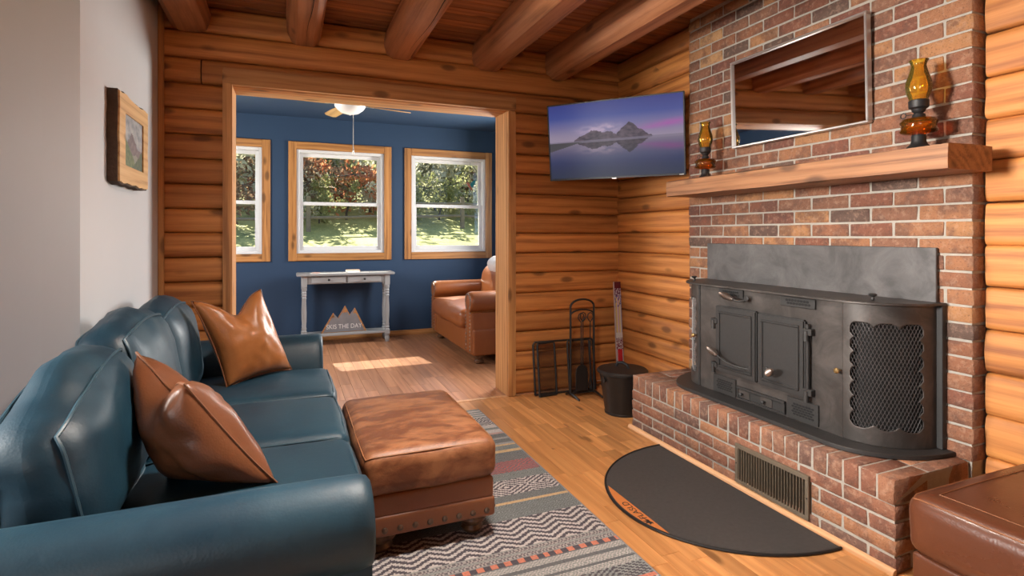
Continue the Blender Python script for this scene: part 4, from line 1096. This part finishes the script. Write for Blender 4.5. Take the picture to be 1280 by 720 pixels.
def painting(x, y):
    u, v = x / .35, y / .25; u = 1 - u
    q = fbm(u * 5, v * 5, 3)
    c = lerp((.38, .37, .36), (.15, .16, .18), .5 + q * .8)
    pk_ = .42 + .30 * max(0, 1 - abs(u - .42) / .30) + .03 * fbm(u * 20, 2)
    if v < pk_: c = lerp((.10, .065, .07), (.17, .12, .12), .5 + fbm(u * 10, v * 10))
    lf = .62 - .85 * u + .04 * fbm(u * 10, 7)
    if v < lf: c = lerp((.055, .085, .025), (.13, .15, .05), .5 + fbm(u * 12, v * 12, 4))
    rt = -.35 + .80 * u + .04 * fbm(u * 12, 9)
    if v < rt: c = lerp((.035, .05, .02), (.07, .09, .035), .5 + fbm(u * 12, v * 12, 8))
    elif v < .30 - abs(u - .62) * .3 and v > lf: c = (.20, .19, .15)
    return c
me = paint_grid('canvas', .35, .25, 70, 50, painting)
cv = link('canvas', me, attr_mat('painted_canvas', .6), pc, (.0415, hw, cz - hh - PZ0)); cv.rotation_euler = Matrix(((0, 0, 1), (-1, 0, 0), (0, 1, 0))).to_euler(); 

# ------------------------------------------------------------------ blue room: console table, sign, books, loveseat, fan
M_GREY = plain('pale_grey_paint', (.27, .27, .27), .45, 0, .05, 10)
TX0, TX1, TY0, TY1, TZ = .085, 1.205, 6.735, 7.06, .853
tb = thing('console_table', 'pale grey console table with two drawers and turned legs below the window', 'table', (.645, 6.9, 0))
obj('table_top', box(TX0, TX1, TY0, TY1, TZ - .03, TZ), M_GREY, tb, .006, 2)
obj('apron', MB().box(TX0 + .07, TX1 - .07, TY0 + .045, TY1 - .03, TZ - .125, TZ - .03), M_GREY, tb, .003)
for (a, b) in ((TX0 + .165, .645 - .012), (.645 + .012, TX1 - .165)):
    d = obj('drawer', box(a, b, TY0 + .034, TY0 + .046, TZ - .113, TZ - .042), M_GREY, tb, .003)
    obj('knob', MB().lathe([(.005, 0), (.006, -.01), (.014, -.016), (.012, -.024), (0, -.027)], ((a + b) / 2, TY0 + .034, TZ - .078), 12, 'y'), M_IRON, d)
leg_p = [(.018, 0), (.024, .02), (.027, .05), (.021, .07), (.030, .085), (.030, .155), (.022, .165), (.029, .18), (.022, .195), (.027, .215), (.021, .235), (.026, .30), (.027, .40), (.021, .55), (.027, .565), (.021, .585), (.028, .60), (.022, .615), (.027, .63), (.022, .645), (.029, .66), (.029, .70)]
for x in (TX0 + .085, TX1 - .085):
    for y in (TY0 + .06, TY1 - .05):
        l = obj('leg', MB().lathe(leg_p, (x, y, 0), 14), M_GREY, tb)
        obj('leg_block', box(x - .03, x + .03, y - .03, y + .03, .695, TZ - .03), M_GREY, l, .003); obj('leg_block', box(x - .03, x + .03, y - .03, y + .03, .095, .15), M_GREY, l, .003)
obj('lower_shelf', box(TX0 + .06, TX1 - .06, TY0 + .035, TY1 - .03, .112, .136), M_GREY, tb, .004)
# mountain sign standing on the lower shelf
sg = thing('mountain_sign', 'three-peaked mountain sign reading SKIS THE DAY on the lower table shelf', 'sign', (.62, 6.87, .137))
pts = [(-.262, 0), (-.125, .235), (-.072, .170), (.012, .315), (.068, .205), (.126, .285), (.262, 0)]
SS = 1.0
def off(P, d):
    c = (0.0, .09); return [(c[0] + (x - c[0]) * (1 - d), c[1] + (y - c[1]) * (1 - d * .9)) for x, y in P]
M_SGREY = plain('sign_grey', (.17, .16, .165), .7, 0, .25, 14); M_SLIGHT = plain('sign_white', (.62, .58, .55), .6)
obj('wood_edge', MB().prism(pts, -.010, .012, 'y'), M_WTRIMX, sg, .001, loc=Z0)
obj('face', MB().prism(off(pts, .09), -.013, -.009, 'y'), M_SGREY, sg, smooth=False, loc=Z0)
for (px, py, s) in ((-.125, .218, .036), (.012, .290, .05), (.124, .262, .036)):
    zz = [(px, py), (px + s * .62, py - s * 1.15), (px + s * .35, py - s * .85), (px + s * .15, py - s * 1.3), (px - s * .1, py - s * .85), (px - s * .32, py - s * 1.25), (px - s * .62, py - s * 1.05)]
    obj('snow_cap', MB().prism(zz, -.015, -.012, 'y'), M_WTRIMX, sg, smooth=False, loc=Z0)
tx = text_mesh('SKIS THE DAY', .075); xs = [v.co.x for v in tx.vertices]; wtx = max(xs) - min(xs)
for v in tx.vertices: v.co.x = (v.co.x - min(xs)) * .41 / wtx
link('lettering', tx, M_SLIGHT, sg, (-.203, -.0145, .045), (PI / 2, 0, 0))
# books
bk = thing('guest_book', 'small tan book lying on the console table', 'book', (.72, 6.86, TZ))
obj('cover', box(.645, .80, 6.79, 6.93, TZ + .0005, TZ + .030), plain('book_tan', (.42, .22, .13), .6), bk, .003)
obj('pages', box(.641, .795, 6.786, 6.925, TZ + .005, TZ + .025), plain('paper', (.75, .72, .68), .8), bk)
lf = obj('leaflet', box(.65, .90, 6.75, 6.79, TZ + .0005, TZ + .004), plain('leaflet_paper', (.78, .76, .74), .7)); tag(lf, 'white paper leaflet beside the book on the console table', 'leaflet')
cs = obj('coaster', MB().lathe([(.05, 0), (.052, .003), (.05, .006), (0, .006)], (.30, 6.86, TZ + .0005), 20), plain('coaster_red', (.30, .10, .07), .6)); tag(cs, 'thin reddish coaster on the left half of the console table', 'coaster')

M_LOVE = leather('tan_love_leather', (.27, .078, .018), (.40, .14, .038), .4, .38, 3, 150)
lv_ = thing('leather_loveseat', 'tan leather loveseat with rolled arms and nailhead trim in the blue room', 'loveseat', (2.2, 6.0, 0))
LX0, LX1, LY0, LY1 = 1.70, 2.62, 5.17, 6.86
obj('base', pbox(LX1 - LX0, LY1 - LY0 - .04, .27, .025, n=6, wr=.003, post=lambda p: (p.x + (LX0 + LX1) / 2, p.y + (LY0 + LY1) / 2, p.z + .225)), M_LOVE, lv_)
obj('backrest', pbox(.34, LY1 - LY0 - .10, .66, .12, (.03, 0, .03), 10, .012, 5, 2, lambda p: (p.x + 2.46 + p.z * .16, p.y + (LY0 + LY1) / 2, p.z + .60)), M_LOVE, lv_, angle=80)
obj('seat_cushion', pbox(.70, LY1 - LY0 - .46, .20, .075, (.03, .0, .05), 12, .016, 6, 4, lambda p: (p.x + 1.98, p.y + (LY0 + LY1) / 2, p.z + .43)), M_LOVE, lv_, angle=80)
def love_arm(yc, s):
    mb = MB(); pr = []; R = .105; zc = .625
    for i in range(17):
        a = math.radians(-60 + 300 * i / 16); pr.append((yc + s * 0 - R * math.cos(a), zc + R * math.sin(a)))
    pr += [(yc + .085, .52), (yc + .085, .12), (yc - .085, .12), (yc - .085, .52)]
    pr = [(yc - (p[0] - yc), p[1]) for p in pr]
    xs = [(LX0 - .02, .86), (LX0 - .012, .95), (LX0 + .02, 1), (2.0, 1), (2.3, 1), (2.56, 1)]; K = len(pr)
    for x, q in xs:
        sl = .0 if x > 1.9 else 0
        for (y, z) in pr: mb.v.append((x + (.10 * max(0, (.45 - z)) / .33 * 0), yc + (y - yc) * q, .45 + (z - .45) * (1 - (1 - q) * .4)))
    for i in range(len(xs) - 1):
        for k in range(K): mb.f.append((i * K + k, i * K + (k + 1) % K, (i + 1) * K + (k + 1) % K, (i + 1) * K + k))
    mb.f.append(tuple(range(K))); mb.f.append(tuple(range((len(xs) - 1) * K, len(xs) * K)))
    a = obj('arm', mb, M_LOVE, lv_, angle=50)
    nh = MB().lathe([(.012, 0), (.010, -.005), (0, -.009)], (0, 0, 0), 8, 'x').mesh('nailhead')
    rl = lv_.location
    for k in range(18):
        an = math.radians(-50 + 280 * k / 17); link('nailhead', nh, M_SPRING, a, Vector((LX0 - .022, yc + .080 * math.cos(an), zc + .080 * math.sin(an))))
    for sg_ in (-1, 1):
        for k in range(11): link('nailhead', nh, M_SPRING, a, Vector((LX0 - .022, yc + sg_ * .064, .15 + k * .037)))
love_arm(LY0 + .12, -1); love_arm(LY1 - .12, 1)
nh2 = MB().lathe([(.009, 0), (.008, -.004), (0, -.007)], (0, 0, 0), 8, 'y').mesh('nailhead')
for k in range(14): link('nailhead', nh2, M_NAIL, lv_, Vector((LX0 + .03 + k * .062, LY0 + .033, .135)) - lv_.location)
for (x, y) in ((LX0 + .09, LY0 + .10), (LX0 + .09, LY1 - .10), (LX1 - .09, LY0 + .10), (LX1 - .09, LY1 - .10)):
    obj('bun_foot', MB().lathe([(.03, 0), (.045, .012), (.05, .03), (.035, .045), (.055, .065), (.06, .085), (.05, .10)], (x, y, .0005), 14), M_BUN, lv_)
th = obj('throw_blanket', pbox(.36, .60, .20, .085, (.02, .02, .03), 10, .02, 7, 9, lambda p: (p.x + 2.49, p.y + 6.20, p.z + .935)), plain('white_fleece', (.66, .63, .62), .9, 0, .06, 20, .5, 120, .006)); tag(th, 'white fleece blanket bundled over the loveseat back', 'blanket')

fx, fy = .563, 5.60
fn = thing('ceiling_fan', 'ceiling fan with wooden blades and white bowl light in the blue room', 'fan', (fx, fy, 2.735))
M_FANM = plain('fan_metal', (.55, .52, .48), .35, .6); M_FANB = wood('fan_blade_wood', (.62, .34, .13), (.52, .27, .10), (.35, .16, .06), 'x', 18, .4, 0, 0)
obj('motor', MB().lathe([(.05, 2.735), (.06, 2.72), (.11, 2.70), (.12, 2.62), (.10, 2.60), (.06, 2.595)], (fx, fy, 0), 24), M_FANM, fn)
g = G('bowl_glass'); g.p(Base_Color=(.9, .9, .88, 1), Roughness=.25); M_BOWL = g.m
obj('bowl_light', MB().lathe([(.062, 2.60), (.148, 2.585), (.146, 2.565), (.125, 2.535), (.085, 2.505), (.03, 2.490), (.012, 2.486), (.0, 2.478)], (fx, fy, 0), 28), M_BOWL, fn)
for k in range(4):
    a = math.radians(104 + 90 * k); ca, sa = math.cos(a), math.sin(a)
    bl = MB().prism([(.20, -.045), (.40, -.062), (.60, -.062), (.635, -.04), (.64, 0), (.635, .04), (.60, .062), (.40, .062), (.20, .045)], -.004, .004, 'z')
    b = obj('blade', bl, M_FANB, fn, .001, loc=(0, 0, -.145), rot=(math.radians(12), 0, a))
    obj('blade_iron', MB().prism([(.09, -.015), (.24, -.03), (.24, .03), (.09, .015)], -.009, -.004, 'z'), M_FANM, b, loc=Z0)
obj('pull_chain', MB().tube([(fx + .03, fy, 2.50), (fx + .03, fy, 2.15)], .004, 6).lathe([(.0, 2.10), (.009, 2.115), (.007, 2.14), (.003, 2.155)], (fx + .03, fy, 0), 10), M_FANM, fn)
# hummingbird sun catcher on the window
hb = thing('sun_catcher', 'small teal hummingbird sun catcher hanging at the window pane', 'ornament', (2.355, BW + .035, 1.98))
M_TQ = plain('teal_glass_ornament', (.01, .16, .17), .2); M_RD = plain('rusty_ornament', (.25, .05, .02), .4)
def flat(P, nm, mat, y=0): obj(nm, MB().prism(P, BW + .030 + y, BW + .036 + y, 'y'), mat, hb, .001)
hx, hz = 2.31, 1.985
flat([(hx - .02, hz - .01), (hx + .03, hz + .055), (hx + .085, hz + .085), (hx + .07, hz + .02), (hx + .03, hz - .03)], 'wing', M_TQ)
flat([(hx - .055, hz + .03), (hx - .03, hz + .045), (hx - .01, hz + .02), (hx + .02, hz - .045), (hx + .045, hz - .075), (hx + .01, hz - .06), (hx - .035, hz - .01)], 'body', M_RD, -.007)
flat([(hx - .10, hz + .062), (hx - .045, hz + .030), (hx - .042, hz + .036)], 'beak', M_IRON, -.004)
obj('thread', MB().tube([(hx, BW + .038, hz + .04), (hx, BW + .038, 2.30)], .0015, 4), M_IRON, hb)

# ------------------------------------------------------------------ outside: eave, lawn, fence, trees
ev = struct(obj('eave', box(-2.2, 3.6, BW + .16, BW + 1.03, 2.62, 2.80), M_WFRAME, smooth=False))
def gz(x, y):
    base = -.55
    if y > 8.5: base += (y - 8.5) * .19
    if y > 26: base += (y - 26) * .12
    return base + .10 * noise.noise(Vector((x * .18, y * .18, 0)))
mb = MB(); NX, NY = 60, 70
for j in range(NY + 1):
    y = -14 + 80 * j / NY
    for i in range(NX + 1):
        x = -35 + 90 * i / NX; mb.v.append((x, y, gz(x, y)))
for j in range(NY):
    for i in range(NX):
        a = j * (NX + 1) + i; mb.f.append((a, a + 1, a + NX + 2, a + NX + 1))
g = G('lawn_grass'); v = g.coord(rand=False); n1 = g.noise(v, .5, 5, .6); n2 = g.noise(v, 14, 4, .7)
c = g.ramp(g.math('ADD', g.math('MULTIPLY', n1, .6), g.math('MULTIPLY', n2, .5)), [(.38, (.075, .08, .016)), (.50, (.22, .22, .05)), (.62, (.37, .345, .10))])
g.p(Base_Color=c, Roughness=.95); g.bump(n2, .2, .02)
lw = obj('lawn', mb, g.m); lw['label'] = 'sunny sloping grass lawn outside the windows'; lw['category'] = 'lawn'; stuff(lw)
M_RAIL = plain('weathered_rail', (.17, .13, .09), .9, 0, .35, 12, .5, 40, .01)
fe = thing('rail_fence', 'weathered split rail fence across the lawn', 'fence', (3, 19, gz(3, 19)))
fpts = [(-7.5, 17.2), (-4.8, 17.8), (-2.1, 18.4), (.6, 18.9), (3.3, 19.3), (6.0, 19.6), (8.7, 19.2), (11.4, 18.4), (13.6, 17.0)]
for i, (x, y) in enumerate(fpts):
    z = gz(x, y); obj('post', box(x - .07, x + .07, y - .07, y + .07, z - .2, z + 1.15), M_RAIL, fe, .01)
    if i:
        X, Y = fpts[i - 1]; Z = gz(X, Y)
        for hgt in (.45, .90): obj('rail', MB().tube([(X, Y, Z + hgt), ((x + X) / 2, (y + Y) / 2, (z + Z) / 2 + hgt - .02), (x, y, z + hgt)], .055, 6), M_RAIL, fe)
def leafmat(name, a, b, tr=.5):
    g = G(name); n = g.noise(g.coord(), 2.2, 4, .7); c = g.ramp(n, [(.35, a), (.65, b)])
    d = g.n('BsdfDiffuse', {0: c}); t_ = g.n('BsdfTranslucent', {0: c}); mx = g.n('MixShader', {0: tr, 1: d.outputs[0], 2: t_.outputs[0]}); g.t.links.new(mx.outputs[0], g.out.inputs[0]); return g.m
M_LG = leafmat('green_leaves', (.13, .14, .05), (.36, .36, .15)); M_LO = leafmat('orange_leaves', (.34, .11, .045), (.62, .28, .14))
M_LB = leafmat('brown_leaves', (.12, .075, .045), (.34, .22, .13)); M_LY = leafmat('pale_leaves', (.36, .34, .22), (.68, .64, .48))
M_TRUNK = plain('tree_bark', (.065, .048, .036), .95, 0, .4, 14, .6, 30, .02); M_PALE = plain('pale_bark', (.30, .26, .21), .95, 0, .3, 10)
rt = random.Random(11)
def leaf_mesh(rx, rz, cz, n, size, seed):
    r = random.Random(seed); mb = MB(); cl = [(r.gauss(0, .5) * rx, r.gauss(0, .5) * rx, cz + r.gauss(0, .5) * rz, r.uniform(.25, .5) * rx) for _ in range(16)]
    for _ in range(n):
        c = r.choice(cl); d = Vector((r.gauss(0, 1), r.gauss(0, 1), r.gauss(0, 1))).normalized() * c[3] * r.uniform(.3, 1)
        p = Vector(c[:3]) + d; u = Vector((r.gauss(0, 1), r.gauss(0, 1), r.gauss(0, 1))).normalized(); v = u.orthogonal().normalized(); s = size * r.uniform(.6, 1.3)
        mb.add([p - u * s, p + v * s * .5, p + u * s, p - v * s * .5], [(0, 1, 2, 3)])
    return mb.mesh('foliage', 0, 1, False, fix=False)
def trunk_mesh(h, r0, seed, nb=8):
    r = random.Random(seed); mb = MB(); pts = [(r.gauss(0, .04) * i, r.gauss(0, .04) * i, h * i / 7) for i in range(8)]
    mb.tube(pts, [r0 * (1 - .11 * i) for i in range(8)], 8)
    for k in range(nb):
        i = r.randrange(2, 7); p = Vector(pts[i]); a = r.uniform(0, 6.28); L = r.uniform(.25, .5) * h * .6
        d = Vector((math.cos(a), math.sin(a), r.uniform(.3, .9))); q = [p + d * L * t_ + Vector((0, 0, .12 * L * t_ * t_)) + Vector((r.gauss(0, .06), r.gauss(0, .06), 0)) * L * t_ for t_ in (0, .33, .66, 1)]
        mb.tube(q, [r0 * .38, r0 * .27, r0 * .18, r0 * .06], 5)
        for _ in range(3):
            s0 = q[r.randrange(1, 4)]; e = s0 + Vector((r.gauss(0, 1), r.gauss(0, 1), r.gauss(.4, .6))).normalized() * L * .45
            mb.tube([s0, (s0 + e) / 2 + Vector((0, 0, .05)), e], [r0 * .14, r0 * .09, r0 * .03], 4)
    return mb.mesh('trunk', 0, 1, True)
TK = [trunk_mesh(6.5, .14, k, 10) for k in range(4)]; PKT = trunk_mesh(3.4, .06, 33, 14)
LEAF = {}
def leaves(kind, sd_):
    if (kind, sd_) not in LEAF:
        mt_ = {'g': M_LG, 'o': M_LO, 'b': M_LB, 'y': M_LY}[kind]; me = leaf_mesh(2.1, 2.2, 4.4, 1500, .11, sd_); me.materials.append(mt_); LEAF[(kind, sd_)] = me
    return LEAF[(kind, sd_)]
KIND = {'g': 'green', 'o': 'orange', 'b': 'brown', 'y': 'pale'}
def tree(x, y, kind, sc, sd_):
    t = thing('woodland_tree', '%s %s-leaved tree in the %s of the wood beyond the lawn' % ('tall' if sc > 1.0 else 'low', KIND[kind], 'front row' if y < 30.5 else 'second row' if y < 36.5 else 'rearmost row'), 'tree', (x, y, gz(x, y) - .1), 'trees of the wood beyond the fence')
    t.rotation_euler = (0, 0, rt.uniform(0, 6)); t.scale = (sc, sc, sc)
    link('trunk', TK[sd_ % 4], M_TRUNK, t, Z0); link('foliage', leaves(kind, sd_ % 3), None, t, Z0)
kinds = 'bgbbgybbgbgbybbgg'
n = 0
for rowy, cnt, x0_, x1_ in ((28, 15, -12, 19), (33, 16, -14, 25), (40, 16, -18, 32)):
    for k in range(cnt):
        x = x0_ + (x1_ - x0_) * (k + rt.uniform(.2, .8)) / cnt; n += 1
        tree(x, rowy + rt.uniform(-1.5, 1.5), kinds[n % len(kinds)] if x < 4.5 else 'gygbgyg'[n % 7], rt.uniform(.75, 1.25), n)
SHR = {}
def shrub(x, y, kind, sc, label, sd_):
    t = thing('lawn_shrub', label, 'shrub', (x, y, gz(x, y) - .05), 'shrubs along the fence')
    t.scale = (sc, sc, sc)
    if (kind, sd_) not in SHR:
        me = leaf_mesh(.75, .6, .75, 1000, .06, sd_ + 50); me.materials.append({'g': M_LG, 'o': M_LO, 'b': M_LB, 'y': M_LY}[kind]); SHR[(kind, sd_)] = me
    link('foliage', SHR[(kind, sd_)], None, t, Z0)
    link('stems', TKS, M_TRUNK, t, Z0)
TKS = trunk_mesh(1.3, .03, 77, 8)
shrub(2.0, 21.2, 'o', 1.7, 'orange autumn shrub behind the rail fence', 1)
for k, (x, y, kd, sc) in enumerate(((-.2, 20.6, 'y', 1.2), (1.0, 20.4, 'g', 1.1), (3.2, 20.9, 'y', 1.1), (4.3, 20.8, 'g', 1.2), (5.6, 21.4, 'g', 1.4), (-1.8, 20.0, 'b', 1.3), (7.4, 21, 'y', 1.3), (9.6, 20.4, 'g', 1.4), (-4, 19.6, 'g', 1.3))):
    shrub(x, y, kd, sc, '%s shrub growing behind the rail fence' % KIND[kd].replace('green', 'dull green').replace('pale', 'pale cream').replace('brown', 'brown leafless-looking'), k % 2 + 2)
ug = random.Random(5)
for k in range(18):
    x = -5 + 17 * (k + ug.uniform(.2, .8)) / 18; kd = 'ygyoybgyg'[k % 9] if x < 4.6 else 'yygyb'[k % 5]
    shrub(x, ug.uniform(22.6, 25.5), kd, ug.uniform(2.0, 2.9), 'big %s thicket bush at the foot of the wood' % {'g': 'dull green', 'y': 'pale straw-coloured', 'o': 'orange autumn', 'b': 'brown'}[kd], k % 2 + 2)
bt = thing('bare_tree', 'pale bare-branched small tree close outside the left window', 'tree', (-1.75, 11.0, gz(-1.75, 11.0) - .05))
link('trunk', PKT, M_PALE, bt, Z0)
for k, (x, y, sc) in enumerate(((6.2, 15.5, .8), (7.6, 16.6, .95))):
    t = thing('slim_tree', 'slim bare tree standing on the lawn before the fence', 'tree', (x, y, gz(x, y) - .1), 'slim bare trees on the lawn')
    t.scale = (sc, sc, sc); link('trunk', TK[k + 1], M_TRUNK, t, Z0)
